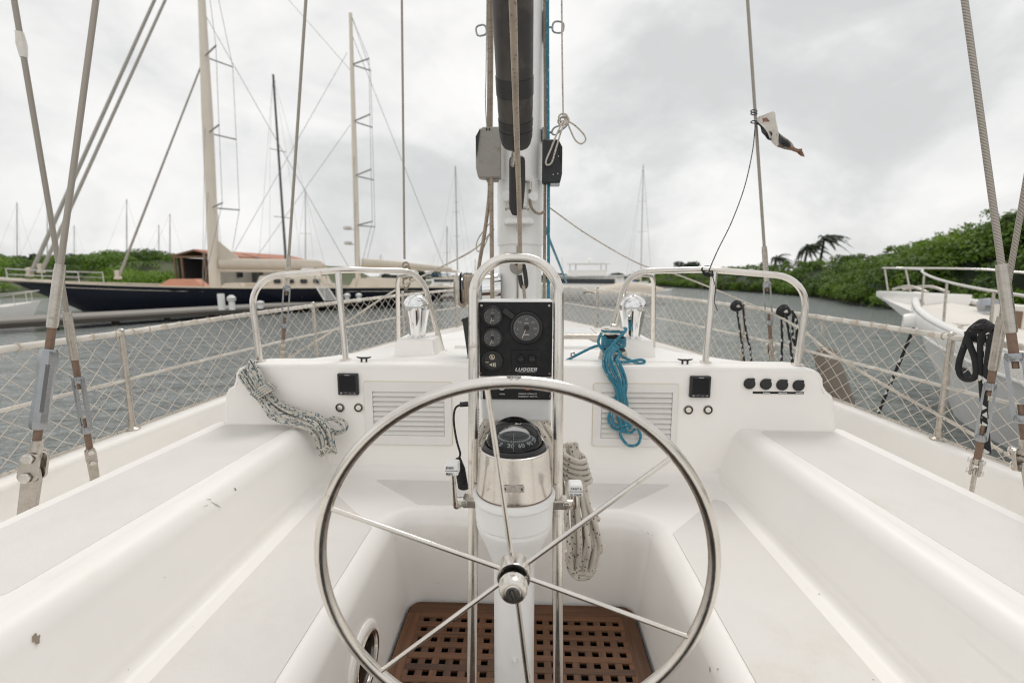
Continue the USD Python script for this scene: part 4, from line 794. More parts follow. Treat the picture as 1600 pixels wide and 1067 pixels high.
# ---------------------------------------------------------------- mast, vang, lines
MX, MY = P(813, 330, y=2.76)[0], 2.76
def mast_ring(z, rx, ry, n=40): a = np.linspace(0, 2*PI, n, endpoint=False); return np.c_[MX+rx*np.cos(a), MY+ry*np.sin(a), np.full(n, z)]
zc0, zc1 = P(813, 381, y=MY-.15)[2], P(813, 277, y=MY-.15)[2]
mast = thing('yacht_mast', 'thick white aluminium mast rising from the deck behind the instrument panel', 'mast', (MX, MY, 1.93))
part(mast, 'spar', loft([mast_ring(z, .126, .155) for z in (1.90, 3.0, 5.0, 9.0)], smooth=60), 'white_paint')
part(mast, 'mast_step', loft([mast_ring(z, a, b) for z, a, b in ((1.92, .17, .20), (1.945, .17, .20), (1.955, .15, .18), (1.955, .12, .14))], smooth=35), 'white_paint')
part(mast, 'gooseneck_collar', loft([mast_ring(z, .126+e, .155+e) for z, e in ((zc0-.004, .0), (zc0, .0075), (zc1-.004, .0075), (zc1, .004), (zc1+.004, 0))], smooth=35), 'white_paint')
lug = P(806, 350, y=2.55); lz = P(806, 345, y=2.55)[2]
part(mast, 'vang_bracket', prism(Polygon([(-.085, .10), (-.075, .0), (-.05, -.035), (.05, -.035), (.075, .0), (.085, .10)]).difference(sbox(-.012, -.02, .012, .02)), .032, trimesh.transformations.translation_matrix((MX-.004, MY-.19, lz-.016)), b=.004), 'white_paint')
part(mast, 'bracket_bolt', rod((MX-.006, MY-.205, lz-.055), (MX-.006, MY-.205, lz+.03), .012, 10), 'steel_worn')
for s in (-1, 1): part(mast, 'side_lug', disc((MX+s*.062, MY-.115, P(790, 308, y=2.62)[2]), (s*.25, -.9, 0), .030, .05, 20), 'white_paint')
part(mast, 'luff_groove', cbox((MX-.012, MY-.1555, (zc0+1.95)/2), (.010, .006, zc0-1.95-.02), .001), 'clutch_grey')
# steps and eyes
def eye(u, v, y, r, tilt, bracket=None):
    c = P(u, v, y=y); a = np.linspace(0, 2*PI, 24, endpoint=False); q = A([np.sign(np.cos(a))*np.abs(np.cos(a))**.7*r, 0*a, np.sign(np.sin(a))*np.abs(np.sin(a))**.7*r*.95]).T
    ct, st = math.cos(tilt), math.sin(tilt); q = np.c_[q[:, 0]*ct-q[:, 2]*st, q[:, 1], q[:, 0]*st+q[:, 2]*ct]
    return tube(c+q, .0052, 8, 1, True)
t = thing('folding_mast_step', 'steel ring step on the left side of the mast, top left', 'mast step', P(752, 48, y=2.70)); part(t, 'ring', eye(752, 48, 2.70, .028, .2), 'galvanised'); part(t, 'arm', rod(P(761, 47, y=2.70), P(775, 47, y=2.72), .006, 8), 'galvanised')
t = thing('folding_mast_step', 'steel ring step on the right side of the mast, opposite the left one', 'mast step', P(871, 43, y=2.70)); part(t, 'ring', eye(872, 43, 2.70, .030, -.1), 'galvanised'); part(t, 'arm', rod(P(855, 43, y=2.70), P(864, 43, y=2.70), .006, 8), 'galvanised'); a, b = P(848, 66, y=2.72), P(857, 18, y=2.72); part(t, 'bracket', bx((a[0], 2.70, a[2]), (b[0], 2.74, b[2]), .003), 'galvanised')
t = thing('folding_mast_step', 'steel eye just above the black rope clutch on the right of the mast', 'mast step', P(868, 205, y=2.68)); part(t, 'ring', tube([P(u, v, y=2.67) for u, v in ((862, 208), (866, 200), (876, 196), (881, 192), (884, 185), (888, 190), (884, 198), (875, 205), (868, 211))], .005, 8, 3, True), 'galvanised'); a, b = P(847, 221, y=2.70), P(856, 200, y=2.70); part(t, 'bracket', cat(bx((a[0], 2.68, a[2]), (b[0], 2.74, b[2]), .003), rod(P(855, 209, y=2.69), P(864, 206, y=2.68), .006, 8)), 'galvanised')
# boom vang
vb, vt = P(806.5, 226, y=2.22), P(801, 0, y=1.885); dv = unit(vt-vb); vend = vb+dv*1.35
Vg = thing('boom_vang', 'dark weathered tubular boom vang slanting down onto the mast', 'boom vang', vb)
Mv = along(vb, d=dv, ref=(1, 0, 0)); Lv = 1.35
part(Vg, 'outer_tube', lathe([(0, .0), (.058, .0), (.064, .01), (.072, .055), (.0765, .16), (.0785, .5), (.0785, Lv), (0, Lv)], 48, Mv), 'vang_dark')
part(Vg, 'end_cap', lathe([(.0560, -.004), (.0600, -.002), (.0700, .045), (.0735, .072), (.0760, .072), (.0745, .04), (.066, .006), (.058, -.006), (.0560, -.004)], 48, Mv), 'vang_band')
for z0, z1 in ((.085, .115), (.215, .285)): part(Vg, 'band', lathe([(.07, z0), (.0795 if z0 > .2 else .0765, z0), (.0800 if z0 > .2 else .0775, z1), (.07, z1)], 48, Mv), 'vang_band')
re = P(806, 252, y=2.40)
part(Vg, 'rod', rod(vb-dv*.02, P(803, 262, y=2.42), .020, 16), 'steel_worn')
part(Vg, 'lower_fork', tube([P(808, 245, y=2.385), P(808, 252, y=2.395), P(808, 290, y=2.46), P(806.5, 322, y=2.52), P(806, 335, y=2.54)], [.030, .040, .042, .038, .022], 24, 5), 'vang_band')
part(Vg, 'fork_pin', rod(P(793, 325, y=2.53), P(823, 325, y=2.53), .009, 12), 'steel_worn')
for u in (792.5, 823.5): part(Vg, 'pin_head', disc(P(u, 325, y=2.535), (-1 if u < 800 else 1, 0, 0), .015, .012, 14), 'brass_plate')
h = thing('hydraulic_hose', 'brown curved hydraulic hose beside the vang fork on the mast', 'hose', P(838, 325, y=2.58))
part(h, 'hose', tube([P(u, v, y=2.60) for u, v in ((828, 297), (828, 312), (831, 325), (837, 332), (844, 334), (852, 330))], .0075, 10, 6), 'rope_tan'); part(h, 'elbow', tube([P(u, v, y=2.59) for u, v in ((821, 283), (828, 285), (828, 297))], .010, 10, 5), 'brass_plate')
# rope clutches on the mast sides
def clutch(name, lab, mat, c, w, h, d, flip):
    t = thing(name, lab, 'rope clutch', c)
    o = [(-.5, -.30), (-.42, -.48), (-.2, -.5), (.5, -.5), (.5, .5), (-.2, .5), (-.36, .44), (-.5, .22)]
    pr = Polygon([((-x if flip else x)*w, z*h) for x, z in o]).buffer(-.01).buffer(.01)
    part(t, 'body', prism(pr, d, basis((c[0], c[1]+d/2, c[2]), (1, 0, 0), (0, 0, 1)), b=.006), mat)
    e = -1 if flip else 1
    part(t, 'cam_lever', prism(Polygon([(-e*.49*w, .30*h), (-e*.30*w, .47*h), (-e*.40*w, .1*h), (-e*.47*w, -.1*h)]), .006, basis((c[0], c[1]-d/2-.0015, c[2]), (1, 0, 0), (0, 0, 1))), 'black_plastic' if mat != 'black_plastic' else 'black_rubber')
    part(t, 'foot', bx((c[0]-.10*w, c[1]-d*.3, c[2]-.55*h), (c[0]+.40*w, c[1]+d*.4, c[2]-.49*h), .003), 'galvanised' if flip else mat)
    if not flip:
        for dx in (-.08, .03): part(t, 'slot', bx((c[0]+dx*w, c[1]-d/2-.002, c[2]+.42*h), (c[0]+(dx+.06)*w, c[1]-d/2+.003, c[2]+.47*h), .0008), 'black_rubber')
    else:
        for x, z in ((.28, -.30), (.05, -.32), (.30, .1), (.02, .38)): part(t, 'rivet', disc((c[0]+x*w, c[1]-d/2-.001, c[2]+z*h), (0, -1, 0), .004, .003, 10), 'galvanised')
    return t
k0 = P(763.5, 241, y=2.62); clutch('rope_clutch', 'large weathered grey rope clutch on the left side of the mast', 'clutch_grey', k0, .134, .262, .07, False)
k1 = P(862.5, 254, y=2.64); clutch('rope_clutch', 'large black rope clutch on the right side of the mast', 'black_plastic', k1, .108, .225, .07, True)
def line(name, lab, pts, r, mat, k=6, sides=8): return solo(name, lab, 'rope', tube(pts, r, sides, k), mat)
line('halyard', 'brown halyard left of the mast, inner of the pair above the grey clutch', [P(768.5, -30, y=2.66), P(767.5, 100, y=2.65), P(766.5, 210, y=2.64)], .0115, 'rope_tan')
line('halyard', 'brown halyard left of the mast, outer of the pair above the grey clutch', [P(763, -30, y=2.64), P(764, 100, y=2.63), P(763, 210, y=2.63)], .0095, 'rope_tan')
line('thin_line', 'thin dark line at the outer left of the mast above the grey clutch', [P(761, -30, y=2.62), P(759.5, 110, y=2.61), P(758.5, 160, y=2.61), P(761, 206, y=2.61)], .0025, 'wire_thin')
line('halyard', 'brown halyard leaving the grey clutch and bending left to the mast winch', [P(765, 272, y=2.62), P(764, 310, y=2.60), P(757, 365, y=2.60), P(749, 412, y=2.63), P(746, 440, y=2.66)], .0105, 'rope_tan')
line('halyard', 'brown halyard running straight down from the grey clutch behind the guard hoop', [P(768, 272, y=2.60), P(768, 340, y=2.58), P(769.5, 480, y=2.55), P(770, 560, y=2.5)], .0115, 'rope_tan')
line('halyard', 'brown halyard on the right of the mast beside the teal one', [P(851, -30, y=2.70), P(851.5, 120, y=2.69), P(851.5, 300, y=2.66), P(850, 480, y=2.6), P(850, 560, y=2.55)], .0085, 'rope_tan')
line('teal_halyard', 'teal halyard running the whole way down the right side of the mast', [P(855.5, -30, y=2.68), P(856, 120, y=2.67), P(857, 300, y=2.64), P(857, 480, y=2.58), P(857, 575, y=2.45)], .0085, 'rope_teal')
line('teal_line', 'short teal line slanting from the mast down to the right, beyond the guard hoop', [P(847, 338, y=2.8), P(858, 373, y=3.0), P(872, 408, y=3.5), P(885, 441, y=4.2)], .009, 'rope_teal')
line('centre_rope', 'beige rope running in front of the dark vang down the middle of the mast', [P(800, -40, y=1.30), P(803, 60, y=1.42), P(807, 200, y=1.80), P(811, 310, y=2.15), P(812.5, 392, y=2.42), P(813, 420, y=2.47)], .0112, 'rope_beige')
t = thing('rope_block', 'dark block and shackle on the mast below the guard hoop top', 'block', P(813, 430, y=2.5))
part(t, 'sheave', tube([P(806, 412, y=2.52), P(811, 408, y=2.50), P(817, 412, y=2.50), P(821, 430, y=2.50), P(822, 446, y=2.51), P(816, 448, y=2.51), P(812, 430, y=2.51)], .012, 10, 5), 'vang_band'); part(t, 'strap', disc(P(808, 417, y=2.565), (0, -1, 0), .042, .012, 24), 'clutch_grey')
part(t, 'tail', tube([P(818, 446, y=2.50), P(820, 470, y=2.46), P(822, 500, y=2.40)], .009, 8, 4), 'rope_beige')
t = thing('looped_line', 'thin cream line knotted into two loops, hanging right of the mast', 'rope', P(880, 190, y=2.60))
part(t, 'fall', tube([P(877.5, -30, y=2.62), P(878.5, 90, y=2.62), P(880, 180, y=2.61)], .0045, 7, 5), 'rope_cream')
part(t, 'knot', cat(*[tube([P(880+dx+7*math.cos(a), 186+dy+6*math.sin(a), y=2.60-.012*math.sin(a*1.0+k)) for a in np.linspace(0, 2*PI, 14)], .0048, 7, 2) for k, (dx, dy) in enumerate(((0, -2), (-1, 4), (2, 2)))]), 'rope_cream')
part(t, 'loop', tube([P(u, v, y=2.59) for u, v in ((884, 188), (898, 196), (912, 210), (915, 219), (908, 225), (899, 219), (892, 205), (886, 190))], .0045, 7, 6), 'rope_cream')
part(t, 'loop', tube([P(u, v, y=2.57) for u, v in ((880, 188), (870, 210), (860, 235), (853, 252), (855, 258), (862, 254), (868, 235), (876, 208), (883, 190))], .0048, 7, 6), 'rope_cream')
# mast winch
wc = P(776, 452, y=2.68); Mw = along(wc, d=(-1, -.10, 0))
t = thing('mast_winch', 'steel winch wound with beige rope on the left side of the mast', 'winch', wc)
part(t, 'base', lathe([(0, -.02), (.095, -.02), (.095, .02), (.085, .03), (.082, .085), (.075, .09), (0, .09)], 40, Mw), 'chrome'); part(t, 'drum', lathe([(0, .088), (.080, .088), (.066, .115), (.062, .18), (.072, .205), (0, .205)], 40, Mw), 'galvanised')
part(t, 'outer_flange', lathe([(0, .203), (.084, .203), (.100, .210), (.104, .219), (.098, .232), (.06, .245), (0, .248)], 40, Mw), 'steel_worn'); part(t, 'jaw', lathe([(.07, .1995), (.098, .1995), (.098, .2025), (.07, .2025), (.07, .1995)], 40, Mw), 'black_rubber')
th = np.linspace(0, 2*PI*5, 120); wp = A([.076*np.cos(th)+.004*np.sin(3*th), .076*np.sin(th), .118+.075*th/th[-1]]).T; wp = wp @ Mw[:3, :3].T+Mw[:3, 3]
part(t, 'rope_wraps', tube(wp, .0105, 8), 'rope_beige'); part(t, 'rope_tail', tube([P(714, 432, y=2.62), P(712, 450, y=2.60), P(716, 470, y=2.60), P(724, 479, y=2.60), P(730, 466, y=2.62)], .0100, 8, 6), 'rope_beige')
t = thing('winch_handle_pocket', 'black winch handle pocket half hidden behind the left guard tube', 'handle pocket', P(729, 530, y=2.45)); part(t, 'pocket', geo(trimesh.convex.convex_hull(A([P(u, v, y=y) for y in (2.44, 2.50) for u, v in ((722, 498), (735, 494), (738, 560), (731, 560))]))), 'black_plastic'); part(t, 'rim', geo(trimesh.convex.convex_hull(A([P(u, v, y=y) for y in (2.435, 2.505) for u, v in ((721, 499), (736, 494), (736, 498), (721, 503))]))), 'black_rubber')
# guys from the mast down to the side decks
line('jib_sheet', 'slack cream line running from the mast down to the left side deck', [P(772, 358, y=2.8), P(742, 389, y=2.82), P(690, 417, y=2.9), P(615, 455, y=3.05), P(520, 517, y=3.2), P(450, 560, y=3.25), P(400, 590, y=3.1)], [.005, .0055, .0065, .008, .0085], 'rope_cream')
line('jib_sheet', 'slack cream line running from the mast along the right side net', [P(855, 322, y=2.8), P(920, 368, y=3.0), P(1000, 413, y=3.2), P(1060, 430, y=3.2), P(1150, 466, y=3.15), P(1240, 507, y=3.0), P(1300, 553, y=2.75), P(1400, 612, y=2.5), P(1493, 663, y=2.26), P(1600, 726, y=2.0), P(1680, 780, y=1.9)], [.0045, .005, .0055, .007, .0088, .0088, .0088], 'rope_cream')
t = thing('looped_line', 'small cream line looped on the left side of the mast above the winch', 'rope', P(748, 380, y=2.72)); part(t, 'loop', tube([P(u, v, y=2.72) for u, v in ((770, 345), (760, 355), (748, 372), (744, 385), (747, 393), (755, 388), (763, 370), (771, 352))], .004, 6, 5), 'rope_cream')
# ---------------------------------------------------------------- shrouds
def on(b, t, v):
    """point of the line b-t that stands at the height v of the photograph"""
    lo, hi = -.3, 1.3
    f = lambda s: 533.5-FPX*((b+(t-b)*s-EYE) @ UP)/((b+(t-b)*s-EYE) @ FW)
    for _ in range(60):
        m = (lo+hi)/2
        if f(m) > v: lo = m
        else: hi = m
    return b+(t-b)*lo
def turnbuckle(th_, a, b, w, mat, closed=False, face=0.):
    """a: lower end, b: upper end"""
    L = np.linalg.norm(b-a); M = along(a, b, ref=(0, -1, 0)) @ trimesh.transformations.rotation_matrix(face, (0, 0, 1))
    if closed:
        part(th_, 'turnbuckle', cat(lathe([(0, 0), (w*.62, 0), (w*.75, L*.03), (w*.80, L*.12), (w*.72, L*.5), (w*.80, L*.88), (w*.72, L*.97), (w*.6, L), (0, L)], 8, M, 30)), mat)
        part(th_, 'turnbuckle_slot', xf(bx((-w*.16, w*.60, L*.22), (w*.16, w*.78, L*.82), .002), M), 'spar_dark')
    else:
        o = rrect(w*1.45, L, w*.4, c=(0, L/2)); hole = rrect(w*.86, L*.78, w*.40, c=(0, L/2)); g = prism(o.difference(hole), w*.62); g = move(g, (0, 0, -w*.31))
        part(th_, 'turnbuckle', cat(xf(g, M @ A([[1, 0, 0, 0], [0, 0, -1, 0], [0, 1, 0, 0], [0, 0, 0, 1.]])), lathe([(0, -.001), (w*.62, -.001), (w*.72, L*.05), (w*.6, L*.11), (0, L*.11)], 16, M), lathe([(0, L*.89), (w*.6, L*.89), (w*.72, L*.95), (w*.62, L+.001), (0, L+.001)], 16, M)), mat)
        part(th_, 'turnbuckle_screw', rod(a+(b-a)*.1, a+(b-a)*.26, w*.26, 10), 'rusty_thread'); part(th_, 'turnbuckle_screw', rod(a+(b-a)*.78, a+(b-a)*.9, w*.26, 10), 'rusty_thread')
def toggle(th_, a, b, w, turn=0.):
    """a: chainplate end, b: upper pin"""
    M = along(a, b, ref=(0, -1, 0)) @ trimesh.transformations.rotation_matrix(turn, (0, 0, 1)); L = np.linalg.norm(b-a)
    pl = rrect(w*1.15, L*.72, w*.45, c=(0, L*.62)); Y = A([[1, 0, 0, 0], [0, 0, -1, 0], [0, 1, 0, 0], [0, 0, 0, 1.]])
    for s in (-1, 1): part(th_, 'toggle_cheek', xf(move(prism(pl, w*.22, b=.002), (0, 0, s*w*.42-w*.11)), M @ Y), 'steel_worn')
    part(th_, 'toggle_eye', cat(xf(move(prism(rrect(w*.6, L*.55, w*.28, c=(0, L*.98)), w*.5, b=.002), (0, 0, -w*.25)), M @ Y), rod(b, b+(b-a)*.28, w*.33, 12)), 'steel_worn')
    for z, k in ((.40, 'toggle_pin'), (.86, 'toggle_pin')):
        c = M @ A([0, w*.75, L*z, 1]); d = M[:3, 1]; part(th_, k, cat(rod(c[:3]-d*w*1.5, c[:3], w*.26, 12), disc(c[:3]-d*w*.12, d, w*.36, w*.16, 6), disc(c[:3]-d*w*1.5, -d, w*.34, w*.1, 12)), 'steel')
    q = A([M[:3, 0], M[:3, 2]]); bot = a-M[:3, 2]*L*.95
    part(th_, 'chainplate', xf(move(prism(Polygon([(-w*.5, -L*.95), (w*.5, -L*.95), (w*.55, L*.30), (w*.35, L*.58), (-w*.35, L*.58), (-w*.55, L*.30)]), w*.34, b=.002), (0, 0, -w*.17)), M @ Y), 'steel_worn')
def shroud(lab, base, top, v_sw0, v_sw1, v_tb1, v_tb0, v_tg, r=.0088, w=.026, closed=False, mat='galvanised', turn=.35, tape=None, name='shroud', face=None, tw=1.15):
    b, t = A(base), A(top); g = lambda v: on(b, t, v)
    th_ = thing(name, lab, 'rigging wire', b)
    part(th_, 'wire', tube([g(v_sw0), t+(t-b)*.25], r, 14), 'wire_rope')
    part(th_, 'swage', tube([g(v_sw1), g(v_sw1)*.96+g(v_sw0)*.04, g(v_sw0)*.85+g(v_sw1)*.15, g(v_sw0)], [r*1.55, r*1.75, r*1.75, r*1.55], 16), 'steel_worn')
    part(th_, 'upper_thread', rod(g(v_tb1)+.0, g(v_sw1), r*1.32, 14), 'rusty_thread')
    turnbuckle(th_, g(v_tb0), g(v_tb1), w, mat, closed, face if face is not None else -math.atan2(b[0]-EYE[0], b[1]-EYE[1]))
    part(th_, 'lower_thread', rod(g(v_tg), g(v_tb0), r*1.32, 14), 'rusty_thread')
    toggle(th_, b, g(v_tg), w*tw, turn)
    if tape: part(th_, 'tape', tube([g(tape[1]), g((tape[0]+tape[1])/2), g(tape[0])], [r*1.25, r*1.8, r*1.3], 9, 4), 'tape_white'); c = g(tape[0]+4); part(th_, 'tape_end', cat(tube([c, c+A([-.012, 0, .006]), c+A([-.018, 0, .012])], .0014, 5, 3), tube([c, c+A([-.002, 0, .018]), c+A([-.012, 0, .026])], .0008, 5, 3)), 'tape_white')
    return th_
shroud('thick wire shroud with a closed turnbuckle at the far left edge of the cockpit', P(47, 768, y=1.47), P(150, 0, y=1.74), 413, 512, 545, 670, 705, .0095, .034, True, turn=.25, tw=1.5)
shroud('taped wire shroud with an open turnbuckle, second from the left', P(146, 735, y=1.75), P(22, 0, y=1.62), 487, 562, 588, 676, 700, .0085, .026, turn=.9, tape=(50, 90), face=.15)
shroud('wire shroud with an open turnbuckle behind the left grab rail', P(441, 556, y=3.2), P(478, 0, y=3.05), 400, 446, 446.5, 512, 536, .0095, .034, turn=.5)
shroud('wire shroud carrying the torn flag, with an open turnbuckle behind the right grab rail', P(1206, 560, y=3.2), P(1168, 0, y=3.05), 385, 440, 441, 507, 536, .0095, .034, turn=.5)
shroud('thick wire shroud with a large turnbuckle at the far right edge of the picture', P(1612, 752, y=1.47), P(1507, 0, y=1.74), 413, 520, 552, 660, 700, .0095, .034, turn=.30, tw=1.5)
shroud('wire shroud leaning right with an open turnbuckle in front of the black rope', P(1521, 752, y=1.75), P(1646, 40, y=1.62), 494, 578, 598, 688, 716, .0085, .026, turn=.6)
t = thing('pendant_line', 'thin line hanging straight down to the left grab rail hoop with a knotted shackle', 'rope', P(635, 420, y=3.1))
part(t, 'fall', tube([P(627.5, -30, y=3.1), P(632, 405, y=3.1)], .0075, 8), 'wire_rope'); part(t, 'knot', cat(*[tube([P(634+5*math.cos(a)+dx, 416+dy+6*math.sin(a), y=3.08-.015*math.sin(a)) for a in np.linspace(0, 2*PI, 12)], .006, 7, 2) for dx, dy in ((0, 0), (2, 6), (-1, 14))]), 'rope_tan'); part(t, 'strop', tube([P(635, 430, y=3.08), P(630, 440, y=3.06), P(634, 452, y=3.05), P(641, 440, y=3.05), P(638, 428, y=3.07)], .007, 8, 5), 'rope_tan')
# torn flag
F = thing('torn_flag', 'torn white, black and orange pennant flying from a right hand shroud', 'flag', P(1185, 200, y=3.05))
fy0 = 3.06
def cloth(pts_top, pts_bot, n=10, m=6, amp=.02):
    a, b = spline(A([P(u, v, y=fy0) for u, v in pts_top]), 6), spline(A([P(u, v, y=fy0) for u, v in pts_bot]), 6)
    rs = lambda q: np.stack([np.interp(np.linspace(0, 1, n), np.linspace(0, 1, len(q)), q[:, i]) for i in range(3)], 1); a, b = rs(a), rs(b)
    G = a[:, None]+(b-a)[:, None]*np.linspace(0, 1, m)[None, :, None]; s = np.linspace(0, 1, n)[:, None]; q = np.linspace(0, 1, m)[None]
    G[..., 1] += amp*np.sin(7*s+3*q)+amp*.6*np.sin(13*s-4*q)
    return loft(G, closed=False, smooth=True)
part(F, 'white_panel', cloth(((1186, 182), (1198, 177), (1211, 173), (1211, 187), (1213, 202), (1220, 214), (1234, 224), (1246, 232)), ((1182, 187), (1188, 200), (1197, 212), (1206, 221), (1214, 228), (1222, 231), (1232, 233), (1248, 237)), 16, 8, .022), 'flag_white')
part(F, 'dark_panel', move(cloth(((1181, 186), (1190, 195), (1200, 206), (1207, 213)), ((1180, 194), (1187, 204), (1195, 213), (1203, 221)), amp=.014), (0, -.008, 0)), 'flag_dark')
part(F, 'dark_patch', move(cloth(((1213, 196), (1214, 208), (1222, 219), (1236, 229)), ((1209, 206), (1211, 216), (1217, 225), (1230, 231)), amp=.012), (0, -.014, 0)), 'flag_dark')
part(F, 'orange_tail', move(cloth(((1216, 227), (1232, 228), (1246, 234), (1254, 232)), ((1215, 230), (1230, 233), (1246, 239), (1256, 246)), amp=.016), (0, -.004, 0)), 'flag_orange')
part(F, 'orange_spot', move(cloth(((1188, 187), (1196, 186)), ((1190, 193), (1200, 192)), amp=.004), (0, -.022, 0)), 'flag_orange')
part(F, 'lashing', cat(*[tube([P(1178+5*math.cos(a), v+2*math.sin(a), y=3.05-.02*math.sin(a)) for a in np.linspace(0, 2*PI, 10)], .0035, 6) for v in (174, 178, 191)]), 'flag_dark')
line('flag_cord', 'thin dark cord sagging from the flag down to the right grab rail post', [P(1180, 196, y=3.03), P(1176, 235, y=2.95), P(1164, 290, y=2.8), P(1144, 345, y=2.65), P(1122, 390, y=2.5), P(1107, 424, y=2.42)], .0028, 'rope_black', 8, 6)
t = thing('cord_lashing', 'black cord knotted round the top of the right grab rail post', 'rope', P(1107, 424, y=2.44)); part(t, 'turns', cat(*[tube([P(1105+9*math.cos(a)+k, 421+k*2+5*math.sin(a), y=2.44-.024*math.sin(a)) for a in np.linspace(0, 2*PI, 14)], .0032, 6) for k in range(4)]), 'rope_black'); part(t, 'tail', tube([P(1112, 428, y=2.41), P(1118, 450, y=2.40), P(1116, 470, y=2.40), P(1121, 485, y=2.40)], .002, 6, 5), 'rope_black')
# ---------------------------------------------------------------- stanchions, rails and netting
TOP = lambda y: 2.10+.025*np.clip(y-2.3, 0, 9)**1.1
yy = [2.33, 3.95, 5.25, 6.25, 7.1]; names = ['nearest', 'second', 'third', 'fourth', 'foremost']
proto = None
for s, side in ((-1, 'left'), (1, 'right')):
    for y, nm in zip(yy, names):
        x, z = s*(float(beam(y))-.055), float(sheer(y)); H = float(TOP(y))-z
        if proto is None:
            proto = thing('stanchion', '', 'stanchion', (x, y, z)); L0 = A([x, y, z])
            part(proto, 'post', rod(L0+A([0, 0, .004]), L0+A([0, 0, .535]), .0155, 16), 'steel_worn'); part(proto, 'foot', lathe([(0, 0), (.036, 0), (.036, .006), (.02, .016), (.018, .05), (0, .05)], 20, trimesh.transformations.translation_matrix(L0)), 'steel_worn'); part(proto, 'cap', ball(L0+A([0, 0, .535]), .0175, 2), 'steel_worn')
            stage.GetPrimAtPath(proto.path).SetCustomDataByKey('label', f'steel stanchion of the {side} guard rail, {nm} to the cockpit'); stage.GetPrimAtPath(proto.path).SetCustomDataByKey('group', 'guard rail stanchions')
        else: copy_of(proto, 'stanchion', f'steel stanchion of the {side} guard rail, {nm} to the ' + ('cockpit' if nm != 'foremost' else 'bow'), (x, y, z), 0, 'guard rail stanchions')
    sy = np.r_[np.linspace(-1.2, 7.1, 60), np.linspace(7.2, 7.8, 8)]; E_ = lambda y, z, dx=.055: np.c_[s*np.maximum(beam(y)-dx, 0), y, z]
    rp = E_(sy, TOP(sy)); t = thing('guard_rail', f'cloth covered upper guard rail along the {side} side of the yacht', 'guard rail', rp[20])
    part(t, 'rail', tube(rp, .0155, 10), 'rail_cover'); part(t, 'lower_rail', tube(E_(sy, (TOP(sy)+sheer(sy))/2+.012), .0095, 8), 'rail_cover')
    lash = []; rg = np.random.default_rng(5+s)
    ln = np.arange(.6, 5.5, .105)+rg.uniform(-.01, .01, 47)
    for y in ln:
        c = E_(A([y]), A([float(TOP(y))]))[0]; a = np.linspace(0, 2*PI, 9); lash.append(tube(np.c_[c[0]+.0175*np.cos(a), c[1]+.012*np.sin(a*.5)*rg.choice([-1, 1])+0*a, c[2]+.0175*np.sin(a)], .0033, 5))
    part(t, 'lashings', cat(*lash), 'lashing', kind='stuff')
    # netting: two families of cords crossing in diamonds
    gs = []; P_ = .105
    for k in range(-10, 78):
        for dr in (1, -1):
            m = 12; q = np.linspace(0, 1, m); y = -.45+k*P_+rg.normal(0, .007)+dr*(q-.5)*(.56+rg.normal(0, .02)); ok = (y > -1.1) & (y < 7.75)
            if ok.sum() < 3: continue
            q, y = q[ok], y[ok]; lo, hi = sheer(y)+.006, TOP(y)-.012
            sag = .022*np.sin(PI*q)*math.sin(k*1.7+dr)+rg.normal(0, .003, len(q)); z = lo+(hi-lo)*q-.012*np.sin(PI*q)
            gs.append(tube(np.c_[s*np.maximum(beam(y)-.055+sag*.8, 0), y+.01*np.sin(5*q+k)+rg.normal(0, .002, len(q)), z], .0017 if y.mean() < 4.2 else .0022, 5, 2 if y.mean() < 4 else 1, caps=False))
    solo('safety_netting', f'beige diamond mesh safety netting laced below the {side} guard rail', 'netting', cat(*gs), 'net_cord')
    foot = E_(sy, sheer(sy)+.010); solo('net_foot_rope', f'cream rope threading the foot of the {side} netting on the bulwark top', 'rope', tube(foot, .0065, 7), 'rope_cream')
def onrail(u, y): return P(u, 470, y=y)
# black ropes hung on the right net
def hung(lab, pieces, knot, mat='rope_black_fleck', r=.009):
    t = thing('hung_rope', lab, 'rope', knot)
    part(t, 'knot', cat(*[tube(knot+A([(.026+.006*k)*np.cos(a), -.02+.012*k+.012*np.sin(2*a), (.022+.006*k)*np.sin(a)]).T, .0095, 8) for k, a in enumerate([np.linspace(0, 2*PI, 16)+j for j in range(4)])]), 'rope_black')
    for p in pieces: part(t, 'fall', tube(p, r, 8, 5), mat)
X = lambda u, v, d=.06, y=None: None
def netpt(u, v, off=.07):
    """the point of the right net seen at (u, v), moved inboard"""
    lo, hi = 1.0, 7.5
    f = lambda y: (beam(y)-.055-off)-P(u, v, y=y)[0]
    for _ in range(50):
        m = (lo+hi)/2
        if f(m) > 0: lo = m
        else: hi = m
    return P(u, v, y=lo)
hung('flecked black rope with two thin falls on the right rail, nearer the mast', [[netpt(u, v) for u, v in ((1151, 480), (1156, 515), (1164, 571))], [netpt(u, v) for u, v in ((1161, 482), (1166, 520), (1172, 545), (1175, 572))]], netpt(1152, 478, .06))
hung('bulky black rope tied to the right guard rail beside the flag shroud', [[netpt(u, v) for u, v in ((1221, 488), (1222, 530), (1221, 574))], [netpt(u, v) for u, v in ((1228, 490), (1234, 530), (1239, 574))], [netpt(u, v) for u, v in ((1238, 486), (1245, 505), (1243, 540), (1238, 520), (1240, 492))]], netpt(1226, 486, .06))
kn = netpt(1534, 517, .05)
t = thing('hung_rope', 'thick black rope looped and knotted over the nearest right stanchion', 'rope', kn)
part(t, 'loop', tube([netpt(u, v, .10) for u, v in ((1536, 510), (1518, 514), (1507, 540), (1498, 570), (1502, 588), (1514, 593), (1525, 585), (1523, 560), (1514, 535), (1512, 518))], .0125, 10, 6), 'rope_black')
